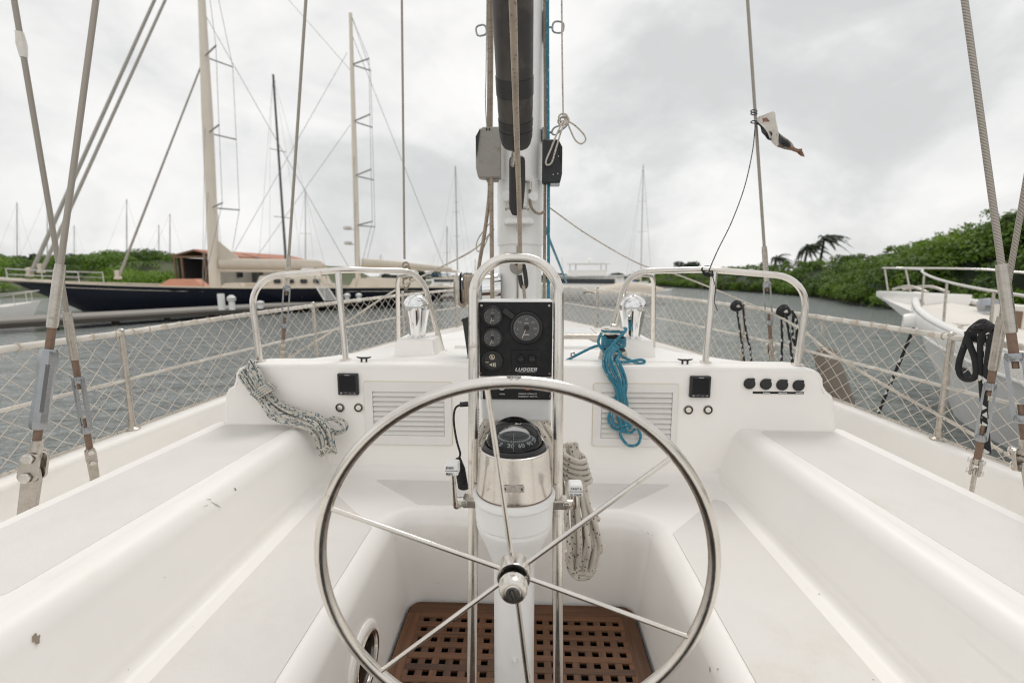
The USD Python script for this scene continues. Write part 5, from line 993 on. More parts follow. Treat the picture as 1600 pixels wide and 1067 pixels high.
part(t, 'knot', cat(*[tube(kn+A([(.032+.006*k)*np.cos(a), -.04+.014*k+.014*np.sin(2*a), (.026+.006*k)*np.sin(a)]).T, .0125, 9) for k, a in enumerate([np.linspace(0, 2*PI, 16)+j for j in range(4)])]), 'rope_black')
part(t, 'fall', tube([netpt(u, v, .09) for u, v in ((1533, 518), (1532, 560), (1536, 620), (1541, 680), (1543, 708))], .012, 10, 6), 'rope_black_fleck'); part(t, 'fall', tube([netpt(u, v, .09) for u, v in ((1548, 522), (1543, 570), (1538, 640), (1536, 704))], .012, 10, 6), 'rope_black_fleck')
t = thing('mooring_line', 'taut black mooring line slanting outside the right netting', 'rope', netpt(1400, 580, -.1)); part(t, 'line', tube([netpt(1428, 512, -.2), netpt(1408, 560, -.17), netpt(1385, 615, -.12), netpt(1371, 648, -.06)], .0085, 8, 4), 'rope_black_fleck')
a, b = P(1287, 548, x=2.33), P(1319, 640, x=2.36)
fdx = thing('fender', 'brown canvas covered fender hanging outside the right netting', 'fender', b)
Mf = along(b, a); Lf = np.linalg.norm(a-b); part(fdx, 'body', lathe([(0, -.02), (.05, -.015), (.078, .03), (.084, .10), (.084, Lf-.10), (.076, Lf-.02), (.045, Lf+.015), (0, Lf+.02)], 28, Mf, 60), 'fender_canvas'); part(fdx, 'rope', tube([a+(a-b)*.02, netpt(1285, 520, 0), netpt(1283, 500, 0)], .006, 7, 4), 'rope_cream')
# ---------------------------------------------------------------- harbour: dock, schooner, shed, shore, other boats
def hullmesh(L, B, zbow, zmid, zstern, over=.12, n=26, flare=.80, transom=.55, bowpow=2.0, keel=-.4, wl_cut=.10):
    """bow at +x = L/2. returns (side shell, deck, sheer points port, starboard)"""
    rings, sh = [], []
    for t in np.linspace(0, 1, n):                         # t: stern 0 -> bow 1
        x = -L/2+L*t
        b = B/2*(transom+(1-transom)*math.sin(min(1, t/.45)*PI/2)) if t < .45 else B/2*(1-((t-.45)/.55)**bowpow)
        b = max(b, .012)
        zs = zmid+(zbow-zmid)*max(0, (t-.4)/.6)**1.8+(zstern-zmid)*max(0, (.4-t)/.4)**2
        sq = lambda z: x-(over*L)*max(0, (t-.72)/.28)**1.5*(1-(z-keel)/(zs-keel))+(wl_cut*L*max(0, (.2-t)/.2)*(1-(z-keel)/(zs-keel)))
        ring = [(sq(zs), b*s, zs) if k == 0 else None for k, s in ((0, 1),)]
        pr = [(zs, 1), (zs*.62, .5+.5*flare+.05), (zs*.28, flare), (keel, flare*.62)]
        q = [(sq(z), b*w, z) for z, w in pr]
        rings.append(q+[(x_, -y_, z_) for x_, y_, z_ in q[::-1]]); sh.append((x, b, zs))
    g = loft(rings, closed=False, smooth=40, caps=False)
    st = geo(trimesh.Trimesh(np.vstack([rings[0], np.mean(rings[0], 0)]), [[i, i+1, 8] for i in range(7)]+[[7, 0, 8]], process=False))
    return cat((g[0], g[1][:, ::-1], -g[2], None), st), A(sh)
def deckmesh(sh, drop=.05, crown=.06):
    g = loft([[(x, b*.985, z-drop), (x, 0, z-drop+crown), (x, -b*.985, z-drop)] for x, b, z in sh], closed=False, smooth=60); return g if g[2][:, 2].mean() > 0 else (g[0], g[1][:, ::-1], -g[2], None)
# dock
d0, d1 = P(-260, 516, z=.55), P(560, 470, z=.55); dd = unit(d1-d0); dn = A([-dd[1], dd[0], 0])
dock = thing('dock', 'long low concrete dock with dark piles in front of the navy schooner', 'dock', (d0+d1)/2)
LD = np.linalg.norm(d1-d0)+16; MD = np.eye(4); MD[:3, 0], MD[:3, 1], MD[:3, 3] = dd, dn, (d0[0], d0[1], 0)
part(dock, 'deck', xf(bx((0, 0, .34), (LD, 2.6, .56), .03), MD), 'dock_concrete'); part(dock, 'edge_beam', xf(bx((0, -.14, .22), (LD, -.005, .44), .02), MD), 'dock_timber')
for k in range(int(LD/2.2)): part(dock, 'pile', xf(lathe([(0, -1.5), (.16, -1.5), (.16, .33), (0, .33)], 10, trimesh.transformations.translation_matrix((1.2+k*2.2, .35, 0))), MD), 'dock_timber')
for (u, v0, v1, lab, kind) in ((347, 459, 484, 'plain white round post on the dock, left of the two by the schooner bow half', 0), (363, 461, 484, 'white dock pedestal with a domed top right beside the plain post', 1), (543, 458, 473, 'white dock pedestal behind the left grab rail, left of the pair', 1), (561, 458, 472, 'white dock pedestal behind the left grab rail, right of the pair', 1), (407, 470, 482, 'small white dock pedestal left of the mid shroud', 1)):
    b = P(u, v1, z=.56); h = .56*0+(2.4-.56)*0+P(u, v0, y=b[1])[2]-.56; t = thing('dock_post', lab, 'post', b); M = trimesh.transformations.translation_matrix(b)
    r = .17 if kind == 0 else .15
    part(t, 'shaft', lathe([(0, 0), (r, 0), (r, h*(.96 if kind == 0 else .62)), (r*.9, h*(1 if kind == 0 else .64)), (0, h*(1 if kind == 0 else .64))], 20, M), 'post_white')
    if kind: part(t, 'head', lathe([(0, h*.64), (r*1.45, h*.64), (r*1.5, h*.70), (r*1.4, h*.84), (r*.95, h*.93), (r*.5, h), (0, h)], 20, M), 'post_white'); part(t, 'lamp_band', lathe([(r*1.52, h*.72), (r*1.53, h*.72), (r*1.53, h*.78), (r*1.52, h*.78)], 20, M), 'galvanised')
# navy schooner
bow, stern = P(12, 438, y=29.5), P(706, 452, y=37.5)
ax = bow-stern; ax[2] = 0; LS = float(np.linalg.norm(ax)); rot = math.atan2(ax[1], ax[0]); cS = A([(bow[0]+stern[0])/2, (bow[1]+stern[1])/2, 0]); nS = A([-math.sin(rot), math.cos(rot), 0])
cS = cS-nS*0+A([0, 0, 0])
sch = thing('schooner', 'large navy blue two masted schooner with cream masts moored behind the dock', 'sailing ship', cS, rot=rot)
hm, sh = hullmesh(LS, 5.6, float(bow[2]), 1.55, 1.5, .16, flare=.86, transom=.6)
part(sch, 'hull', hm, 'hull_navy', local=True); part(sch, 'deck', deckmesh(sh, .10), 'schooner_deck', local=True)
for s in (-1, 1):
    part(sch, 'cap_rail', tube(np.c_[sh[:, 0], s*sh[:, 1], sh[:, 2]+.02], .06, 6, 2), 'schooner_cream', local=True)
    part(sch, 'gold_stripe', tube(np.c_[sh[2:-3, 0]-.0, s*(sh[2:-3, 1]*.975+.02), sh[2:-3, 2]-.26], .025, 5, 2), 'schooner_cream', local=True)
lx = lambda u, y: float(sch.to_local(P(u, 440, y=y))[0])
zd = 1.46
def blk(name, x0, x1, w0, w1, z0, z1, mat, sl=.25): return part(sch, name, geo(trimesh.convex.convex_hull(A([(x, y*w, z) for x, z, w in ((x0, z0, w0), (x1, z0, w0), (x0+sl, z1, w1), (x1-sl*1.6, z1, w1)) for y in (-.5, .5)])), 30), mat, local=True)
xm1, xm2 = lx(332, 32.5), lx(560, 36)
dh = blk('deckhouse', lx(515, 35), lx(405, 33.5), 3.2, 2.8, zd, zd+.95, 'schooner_cream'); blk('deckhouse', lx(655, 37), lx(548, 36), 3.0, 2.6, zd, zd+.75, 'schooner_cream'); blk('companionway', lx(500, 35), lx(468, 34.4), 2.2, 1.8, zd+.9, zd+1.5, 'gelcoat_roof')
for k in range(5):
    x = lx(420+19*k, 33.6); part(sch, 'window', bx((x-.22, 1.48, zd+.42), (x+.22, 1.62, zd+.70), .02), 'tinted_glass', local=True)
    part(sch, 'window', bx((x-.22, -1.62, zd+.42), (x+.22, -1.48, zd+.70), .02), 'tinted_glass', local=True)
for u in (396, 412, 424, 475): x = lx(u, 33); part(sch, 'porthole', xf(lathe([(0, 0), (.11, 0), (.11, .03), (0, .03)], 14), along((x, -2.66 if sch.to_local(EYE)[1] < 0 else 2.66, 1.05), d=(0, -1 if sch.to_local(EYE)[1] < 0 else 1, 0))), 'schooner_cream', local=True)
life = blk('orange_canvas_cover', lx(312, 31.6), lx(238, 30.8), 1.6, 1.2, zd+.15, zd+.72, 'canvas_orange', .5)
blk('hatch_cover', lx(380, 33), lx(345, 32.6), 1.9, 1.6, zd, zd+.42, 'schooner_cream')
def smast(name, x, zt, r0, r1, spr, lean):
    m = part(sch, name, tube([(x, 0, zd-.2), (x-lean*.5, 0, zt/2), (x-lean, 0, zt)], [r0, r0*.97, r1], 18, 6), 'mast_cream', local=True)
    for z, w in spr:
        xx = x-lean*z/zt; part(m, 'spreader', tube([(xx-1.25, -w, z+.22), (xx, 0, z+.10), (xx-1.25, w, z+.22)], .055, 8), 'spar_grey', local=True)
    return m
m1 = P(332, 440, y=32.5); ztop1 = 27.0
zz = lambda v, y: float(P(400, v, y=y)[2])
smast('mast', xm1, ztop1, .36, .12, [(zz(327, 33), 1.75), (zz(210, 33), 1.7), (zz(90, 33), 1.6)], 1.0)
smast('mast', xm2, zz(35, 36.5), .20, .12, [(zz(356, 36), 1.9), (zz(280, 36), 1.9), (zz(197, 36), 1.5), (zz(110, 36), 1.0)], .35)
sr = []
for x, zt_, lean, sp in ((xm1, ztop1, 1.0, [(zz(327, 33), 1.75), (zz(210, 33), 1.7), (zz(90, 33), 1.6)]), (xm2, zz(35, 36.5), .35, [(zz(356, 36), 1.9), (zz(280, 36), 1.9), (zz(197, 36), 1.5), (zz(110, 36), 1.0)])):
    for s in (-1, 1):
        q = [(x, s*2.2, zd)]+[(x-lean*z/zt_-1.25, s*w, z+.22) for z, w in sp]+[(x-lean, 0, zt_)]
        for a_, b_ in zip(q[:-1], q[1:]): sr.append(rod(a_, b_, .018, 5))
        for (z, w) in sp[:2]: sr.append(rod((x, s*2.2, zd), (x-lean*z/zt_, 0, z+2.3), .013, 5))
sr += [rod((xm2-.35, 0, zz(60, 36)), (-LS/2, 0, 1.6), .02, 5), rod((xm1-1, 0, ztop1), (xm2-.3, 0, zz(120, 36)), .018, 5), rod((xm1-.8, 0, 20), (xm2+.3, 0, 2.4), .02, 5), rod((xm2, 0, zz(90, 36)), (xm1-.5, 0, 2.5), .016, 5), rod((xm2, 0, zz(200, 36)), (xm1-2, 0, 2.5), .016, 5)]
part(sch, 'standing_rigging', cat(*sr), 'wire_thin', local=True)
fs = [(xm1-.9, 0, 25.5), (xm1-.6, 0, 18.5), (xm1-.9, 0, 25.9)]
for (u0, v0, yb), zt_, r in (((42, 432, 29.6), 26.0, .13), ((62, 426, 29.9), 24.8, .115), ((176, 436, 30.6), 17.5, .085)):
    b = sch.to_local(P(u0, v0, y=yb)); b[1] = 0; part(sch, 'furled_stay', tube([b, (xm1-.8, 0, zt_)], [r*.95, r*.6], 10), 'stay_grey', local=True)
    part(sch, 'furling_drum', lathe([(0, -.05), (.22, 0), (.22, .12), (.14, .2), (.17, .55), (0, .6)], 14, trimesh.transformations.translation_matrix((b[0], 0, b[2]))), 'schooner_cream', local=True)
b0, b1 = (xm1-.5, 0, zz(413, 33)), (lx(520, 35), 0, zz(419, 34.5)); part(sch, 'boom', rod((xm1-.4, 0, zz(422, 33)), (lx(530, 35), 0, zz(424, 34.5)), .13, 12), 'mast_cream', local=True)
part(sch, 'furled_sail', tube([(xm1-.5, 0, b0[2]+.05), (xm1-3, 0, b0[2]+.03), (xm1-7, 0, b0[2]), (b1[0]+1, 0, b1[2]), (b1[0]+.3, 0, b1[2]-.1)], [.40, .40, .36, .27, .15], 14, 6), 'canvas_cream', local=True)
part(sch, 'sail_headboard', geo(trimesh.convex.convex_hull(A([(xm1-.45, y, z) if z > b0[2]+1 else (xm1-1.9, y, z) for y in (-.08, .08) for z in (b0[2]+1.7, b0[2]+.3)]+[(xm1-.4, y, b0[2]) for y in (-.1, .1)]))), 'canvas_cream', local=True)
part(sch, 'boom', rod((xm2-.3, 0, zz(416, 36)), (-LS/2-.5, 0, zz(424, 37)), .11, 12), 'mast_cream', local=True); part(sch, 'furled_sail', tube([(xm2-.35, 0, zz(411, 36)), (xm2-3, 0, zz(414, 36.5)), (-LS/2, 0, zz(421, 37))], [.34, .28, .15], 12, 5), 'canvas_cream', local=True)
rgs = np.random.default_rng(77)
for u in (205, 288, 392, 432, 455, 488, 525, 585, 612, 640, 668):
    x = lx(u, 32+(u-300)*.012); y0 = rgs.uniform(-1.6, 1.6); h = rgs.uniform(.25, .6); k = rgs.integers(0, 3)
    if k == 0: part(sch, 'deck_box', bx((x-h, y0-.3, zd), (x+h, y0+.3, zd+h*.8), .03), 'schooner_cream', local=True)
    elif k == 1: part(sch, 'cowl_vent', tube([(x, y0, zd), (x, y0, zd+h*1.3), (x+.12, y0, zd+h*1.6), (x+.3, y0, zd+h*1.6)], [.08, .08, .14, .18], 10, 4), 'schooner_cream', local=True)
    else: part(sch, 'winch', lathe([(0, 0), (.16, 0), (.11, .12), (.11, .3), (.15, .36), (0, .38)], 12, trimesh.transformations.translation_matrix((x, y0, zd+.05))), 'galvanised', local=True)
# bow rail, radar and small gear
rs = sh[-5:]
for s in (-1, 1):
    br = np.c_[rs[:, 0], s*rs[:, 1]*.94, rs[:, 2]]
    part(sch, 'bow_rail', cat(tube(br+A([0, 0, .75]), .035, 6, 2), tube(br+A([0, 0, .40]), .022, 6, 2), *[rod(p, p+A([0, 0, .75]), .03, 6) for p in br[::2]]), 'spar_white', local=True)
part(sch, 'bowsprit', tube([(LS/2-2.5, 0, sh[-1, 2]-.15), (LS/2+1.6, 0, sh[-1, 2]+.18)], [.16, .10], 12), 'mast_cream', local=True)
for z in (zz(360, 36), zz(383, 36)): part(sch, 'radar', cat(lathe([(0, 0), (.28, 0), (.32, .1), (.28, .22), (0, .25)], 16, trimesh.transformations.translation_matrix((xm2+.6, -.3, z))), rod((xm2, 0, z), (xm2+.6, -.3, z), .04, 6)), 'spar_white', local=True)
gwy = thing('gangway', 'grey aluminium gangway sloping from the schooner to the dock', 'gangway', P(505, 460, y=32))
g0, g1 = P(502, 447, y=32.6), P(517, 470, y=30.5); sd = unit(np.cross(g1-g0, (0, 0, 1)))*.38
for s in (-1, 1): part(gwy, 'side_beam', rod(g0+s*sd, g1+s*sd, .05, 6), 'spar_white'); part(gwy, 'hand_rail', tube([g0+s*sd, g0+s*sd+A([0, 0, .8]), g1+s*sd+A([0, 0, .8]), g1+s*sd], .025, 6), 'spar_white')
for k in range(9): c = g0+(g1-g0)*(k+.5)/9; part(gwy, 'tread', rod(c-sd, c+sd, .045, 6), 'spar_white')
# small motor boat at the far left
mb0 = P(10, 488, z=.5); mrot = math.atan2(dd[1], dd[0])+.1
mb = thing('motor_boat', 'small white motor boat with a rail at the far left end of the dock', 'motor boat', (mb0[0]-.6, mb0[1]-1.9, 0), rot=mrot+.15)
hm, sb = hullmesh(7.0, 2.3, 1.05, .72, .7, .1, 16, flare=.78, transom=.85)
part(mb, 'hull', hm, 'yacht_white', local=True); part(mb, 'deck', deckmesh(sb, .04), 'yacht_deck', local=True)
part(mb, 'cabin', geo(trimesh.convex.convex_hull(A([(x, y*w, z) for x, z, w in ((-1.6, .7, 1.7), (1.6, .8, 1.3), (-1.4, 1.25, 1.5), (.7, 1.25, 1.1)) for y in (-.5, .5)])), 30), 'yacht_white', local=True); part(mb, 'windscreen', geo(trimesh.convex.convex_hull(A([(x, y, z) for x, z in ((.55, 1.24), (1.0, 1.1), (.2, 1.62), (.28, 1.64)) for y in (-.55, .55)]))), 'tinted_glass', local=True)
rl = np.array([(x, y*.92, z) for x, y, z in sb[6:]]); part(mb, 'rail', cat(*[tube(rl*A([1, s, 1])+A([0, 0, .55]), .022, 6, 2) for s in (-1, 1)], *[rod(p*A([1, s, 1]), p*A([1, s, 1])+A([0, 0, .55]), .018, 5) for s in (-1, 1) for p in rl[::2]]), 'spar_white', local=True)
# shed with an orange tiled roof
S0 = P(327, 412, y=56); Sx0, Sx1 = P(302, 412, y=58), P(482, 412, y=62)
shed = thing('boat_shed', 'boat shed with an orange roof and an open dark gable behind the schooner', 'building', (S0[0]-2, 58, 0))
zr, ze = P(305, 390, y=57)[2], P(277, 398, y=57)[2]
gA, gB, gC = P(272, 398, y=56)[0], P(303, 390, y=56)[0], P(336, 398, y=56)[0]
yF = 56.0; Lr = P(482, 412, y=74)[0]-gC; sk = A([Lr*.86, 18.0, 0])                     # the long wall runs to the right and away
def roofslab(a, b, th=.22): return geo(trimesh.convex.convex_hull(A([a, b, a+sk, b+sk, a-(0, 0, th), b-(0, 0, th), a+sk-(0, 0, th), b+sk-(0, 0, th)])))
rd = A([gB, yF, zr]); part(shed, 'roof', roofslab(A([gA-.4, yF, ze-.1]), rd), 'shed_timber', label='dull brown roof slope facing left'); part(shed, 'roof', roofslab(rd+A([.02, 0, 0]), A([gC+.5, yF, ze-.15])), 'roof_tile', label='orange roof slope facing the water')
part(shed, 'back_wall', geo(trimesh.convex.convex_hull(np.vstack([A([(gA, yF+6, 0), (gA, yF+6, ze-.3), (gB, yF+6, zr-.3), (gC, yF+6, ze-.3), (gC, yF+6, 0)])+d for d in (A([2.2, 0, 0]), A([2.2, .3, 0]))]))), 'shed_dark')
part(shed, 'side_wall', geo(trimesh.convex.convex_hull(A([p+A([dx, 0, z]) for p in (A([gA+.1, yF+.3, 0]), A([gA+.1, yF+.3, 0])+sk*.7) for dx in (0, .2) for z in (0, ze-.4)]))), 'shed_dark')
w0, w1 = A([gC, yF+.2, 0]), A([gC, yF+.2, 0])+sk
part(shed, 'wall', geo(trimesh.convex.convex_hull(A([p+(dx, 0, z) for p in (w0, w1-(.2, .3, 0)) for dx in (-.25, 0) for z in (0, ze-.30)]))), 'shed_wall')
for p in (A([gA, yF, 0]), A([gA+.9, yF, 0]), A([(gB+gC)/2, yF, 0]), A([gC-.15, yF-.1, 0])): part(shed, 'post', bx(p-(.12, .12, 0), p+(.12, .12, ze-.25+(.5 if abs(p[0]-gB) < 1.6 else 0)), .02), 'shed_timber')
part(shed, 'gable_beam', bx((gA, yF-.1, ze-.45), (gC, yF+.1, ze-.2), .02), 'shed_timber')
for k in range(4): c = w0+(w1-w0)*(.2+.2*k); part(shed, 'window', bx(c+(.0, -.6, 2.2), c+(.05, .6, 3.1), .01), 'tinted_glass')
# left shore
rg = np.random.default_rng(12)
def land(xs, ys, hf, name, lab, mat='hill_earth'):
    X_, Y_ = np.meshgrid(xs, ys, indexing='ij'); Z_ = hf(X_, Y_); n0, n1 = X_.shape; i, j = np.meshgrid(np.arange(n0-1), np.arange(n1-1), indexing='ij'); i, j = i.ravel(), j.ravel()
    return solo(name, lab, None, geo((np.stack([X_, Y_, Z_], -1).reshape(-1, 3), np.stack([i*n1+j, (i+1)*n1+j, (i+1)*n1+j+1, i*n1+j+1], -1)), True), mat, kind='structure')
def hl(x, y):
    s = np.clip((y-52-.06*(x+40))/26, 0, 1); s = s*s*(3-2*s); e = np.clip((-47-x)/14, 0, 1); e = e*e*(3-2*e)
    return -.8+1.7*np.clip((y-46)/6, 0, 1)*np.clip((-21-x)/7, 0, 1)+s*e*(3.0+1.0*np.sin(x*.09)+.9*meshkit.noise(np.stack([x*.2, y*.2, 0*x], -1)))
land(np.linspace(-160, -20, 60), np.linspace(44, 150, 30), hl, 'left_shore', 'low green shore behind the dock and the schooner')
bc, br_ = [], []
for k in range(150):
    x = rg.uniform(-105, -17); y = rg.uniform(50, 82)
    if x > -48 and (y > 53 or x > -41): continue
    r = rg.uniform(.8, 1.9)*(.7+.5*np.clip((-20-x)/30, 0, 1)); bc.append((x, y, float(hl(A([x]), A([y]))[0])+r*.25)); br_.append((r*1.35, r*1.2, r*.85))
solo('shore_bushes', 'green bushes covering the low hill behind the bow of the navy schooner', 'bushes', cloud_of_leaves(bc, br_, 42000, .22, rg), 'shrub_leaf', kind='stuff')
# skyline of dark trees on the left
for k, (u, v, y, r) in enumerate(((10, 404, 92, 2.6), (48, 401, 96, 2.6), (85, 404, 95, 2.4), (118, 408, 98, 2.2), (150, 416, 98, 1.9), (225, 412, 90, 2.2), (252, 406, 92, 2.4))):
    c = P(u, v+8, y=y); names_ = ['at the left edge of the picture', 'second from the left edge', 'third from the left edge', 'above the thick shroud', 'lowest, right of the thick shroud', 'just left of the boat shed and lower', 'touching the boat shed roof']
    t = thing('shore_tree', f'dark distant tree on the left skyline, {names_[k]}', 'tree', (c[0], c[1], 0), 'dark trees on the left skyline')
    part(t, 'trunk', tube([(c[0], c[1], .5), (c[0]+.3, c[1], c[2]*.6), (c[0], c[1], c[2]+.4)], [.25, .2, .1], 8, 4), 'bark')
    n = 9; cc = c+rg.normal(0, 1, (n, 3))*A([r*.75, r*.5, r*.28]); part(t, 'crown', cloud_of_leaves(cc, np.tile([r*.55, r*.5, r*.4], (n, 1))*rg.uniform(.7, 1.2, (n, 1)), 1800, .26, rg), 'dark_leaf')
# right shore: mangrove bank
W0, W1, W2 = P(1000, 447, z=0), P(1250, 463, z=0), P(1445, 488, z=0); W3 = A([W2[0]+17, W2[1]-12, 0]); W3 = A([46., 17, 0])
bank = spline(A([P(985, 445, z=0), P(1090, 451.5, z=0), W1, W2, W3, A([75., 2, 0])]), 14); bl = np.r_[0, np.cumsum(np.linalg.norm(np.diff(bank, axis=0), axis=1))]
def bank_at(s): return np.stack([np.interp(s, bl, bank[:, i]) for i in range(3)], -1)
def inland(s): a, b = bank_at(s-.5), bank_at(s+.5); d = (b-a); d /= np.linalg.norm(d, axis=-1, keepdims=True); return np.stack([-d[..., 1], d[..., 0], 0*d[..., 0]], -1)
Htop = lambda s: np.interp(s, [0, 40, 62, 76, 84, 95, 112, 150], [3.0, 3.9, 4.4, 4.8, 5.4, 6.4, 7.2, 7.5])
rows = []
for s in np.linspace(.6, bl[-1]-.6, 60):
    p, n = bank_at(A(s)), inland(A(s)); rows.append([p+n*a+A([0, 0, z]) for a, z in ((.6, -1.2), (2.2, -.25), (5, .3), (9, .9), (26, 1.2), (70, 1.2))])
g = loft(rows, closed=False, smooth=60); g = g if g[2][:, 2].mean() > 0 else (g[0], g[1][:, ::-1], -g[2], None)
solo('right_shore', 'low muddy shore under the mangrove thicket on the right', None, g, 'hill_earth', kind='structure')
rg = np.random.default_rng(31); bc, br_ = [], []
S_tot = bl[-1]-8
for k in range(520):
    s = rg.uniform(1, S_tot); f = rg.uniform(0, 1)**.8; depth = f*7.5; H = float(Htop(s)); dist = np.linalg.norm(bank_at(A(s))-EYE); r = rg.uniform(.45, 1.0)*H*.24
    prof_ = H*(.20+.80*min(1, (f*1.25+.08))**.75); z = prof_*rg.uniform(.78, 1.0)-r*.5
    p = bank_at(A(s))+inland(A(s))*(depth+.5); bc.append((p[0], p[1], max(z, .55))); br_.append((r*1.35, r*1.25, r*.85))
for k in range(420):
    s = rg.uniform(1, S_tot); H = float(Htop(s)); r = rg.uniform(.35, .75); p = bank_at(A(s))+inland(A(s))*rg.uniform(.2, 1.0); bc.append((p[0], p[1], rg.uniform(.35, 1.1))); br_.append((r*1.6, r*1.2, r))
for k in range(260):
    s = rg.uniform(6, S_tot); H = float(Htop(s)); r = rg.uniform(.14, .34); p = bank_at(A(s))+inland(A(s))*rg.uniform(5, 8.5); bc.append((p[0], p[1], H*rg.uniform(.88, 1.0))); br_.append((r*1.4, r*1.2, r*1.5))
solo('mangrove_thicket', 'dense bright green mangrove thicket lining the water on the right', 'mangroves', cloud_of_leaves(bc, br_, 190000, .145, rg), 'mangrove_leaf', kind='stuff')
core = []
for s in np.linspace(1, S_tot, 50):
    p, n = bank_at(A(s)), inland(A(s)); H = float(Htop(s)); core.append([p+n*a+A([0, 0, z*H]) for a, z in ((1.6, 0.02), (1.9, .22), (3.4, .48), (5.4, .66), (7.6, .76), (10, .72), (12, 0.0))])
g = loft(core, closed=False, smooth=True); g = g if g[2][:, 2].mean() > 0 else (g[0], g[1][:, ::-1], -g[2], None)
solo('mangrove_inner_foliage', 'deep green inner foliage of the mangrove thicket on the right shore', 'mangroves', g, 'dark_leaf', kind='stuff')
rt2 = []
for k in range(520):
    s = rg.uniform(1, S_tot); p = bank_at(A(s))+inland(A(s))*rg.uniform(.3, 2.2); q = p+A([rg.normal(0, .35), rg.normal(0, .35), rg.uniform(.6, 1.5)]); rt2.append(tube([p-A([0, 0, .4]), (p+q)/2+A([rg.normal(0, .12), rg.normal(0, .12), .12]), q], [.045, .03], 5, 3))
solo('mangrove_roots', 'tangle of dark stilt roots at the waterline of the mangrove thicket', 'roots', cat(*rt2), 'bark', kind='stuff')
# pale bare twigs along the top of the thicket
tw = []
for k in range(420):
    s = rg.uniform(38, S_tot); H = float(Htop(s)); p = bank_at(A(s))+inland(A(s))*rg.uniform(6, 9); z0 = H*rg.uniform(.86, .99)
    q = p+A([0, 0, z0]); L = rg.uniform(.3, .8); d = unit(rg.normal(0, .5, 3)+A([0, 0, 1.])); tw.append(rod(q, q+d*L, .018, 4)); tw.append(rod(q+d*L*.5, q+d*L*.5+unit(d+rg.normal(0, .6, 3))*L*.5, .012, 4))
solo('bare_twigs', 'pale leafless twigs sticking out of the top of the mangrove thicket', 'twigs', cat(*tw), 'dry_twig', kind='stuff')
def palm(u, v, y, hgt, lab, wind, seed, sc=1.0):
    r = np.random.default_rng(seed); c = P(u, v, y=y); t = thing('palm_tree', lab, 'palm tree', (c[0], c[1], 0), 'wind bent palms behind the mangroves')
    part(t, 'trunk', tube([(c[0]-.7*wind, c[1], 0), (c[0]-.35*wind, c[1], c[2]*.5), (c[0], c[1], c[2])], [.26, .20, .15], 10, 5), 'bark')
    for k in range(26):
        a = 2*PI*k/26+r.uniform(-.2, .2); L = sc*r.uniform(1.9, 2.6); el = r.uniform(-.15, 1.15); d = A([math.cos(a)*math.cos(el)+.28*wind, math.sin(a)*math.cos(el), math.sin(el)])
        m = 9; s = np.linspace(0, 1, m)[:, None]; ax_ = c+L*s*d*A([1, 1, 1])+A([.55*wind, 0, -1.6*sc])*s**2*(1.1)
        sd = np.cross(unit(d), (0, 0, 1)); sd = sd/(np.linalg.norm(sd)+1e-9); vs, fs_ = [], []
        for i in range(1, m):
            for sgn in (-1, 1):
                for h in (0, .5):
                    b = ax_[i-1]+(ax_[i]-ax_[i-1])*h; w = .40*sc*math.sin(PI*min(1, (i+h)/m*.85+.12)); tip = b+sgn*sd*w+unit(d)*.25*sc+A([.12*wind, 0, -.28*sc-r.uniform(0, .1)]); e = (ax_[i]-ax_[i-1])*.75; k0 = len(vs); vs += [b, b+e, tip]; fs_.append([k0, k0+1, k0+2])
        g = cat((A(vs), A(fs_), None, None), tube(ax_, [.035*sc, .012*sc], 4)); part(t, 'frond', g, 'palm_leaf')
palm(1213, 403, 76, 6, 'small palm left of the taller pair, right of the flag shroud', 1, 1, .85)
palm(1262, 386, 70, 7, 'palm with a thin crown, left of the two taller palms on the right skyline', 1, 2, 1.05)
palm(1288, 374, 70, 8, 'tallest palm with a full crown bent by the wind on the right skyline', 1, 3, 1.25)
for (u, v, y, r, lab) in ((1075, 413, 112, 2.6, 'dark low tree behind the middle post of the right grab rail'), (1470, 386, 50, 1.0, 'dark small tree rising from the mangrove skyline left of the right shrouds'), (660, 424, 130, 3.0, 'dark tree far away behind the left grab rail hoop')):
    c = P(u, v+3, y=y); t = thing('shore_tree', lab, 'tree', (c[0], c[1], 0)); part(t, 'trunk', tube([(c[0], c[1], 0), (c[0], c[1], c[2])], [.25, .15], 8), 'bark'); n = 8
    part(t, 'crown', cloud_of_leaves(c+rg.normal(0, 1, (n, 3))*A([r*.8, r*.5, r*.22]), np.tile([r*.5, r*.5, r*.36], (n, 1)), 1500, .25, rg), 'dark_leaf')
for k, (u, dy) in enumerate(((1097, .0), (1130, .4), (1118, .2))):
    b = P(u, 453+dy*3, z=0); solo('mooring_pile', f'old dark timber pile standing in the water before the mangroves, {["left", "right", "middle"][k]} one', 'pile', tube([b-A([0, 0, 1]), b+A([.05, 0, 1.7-.3*k])], .14, 9), 'bark', group='old piles by the mangroves')
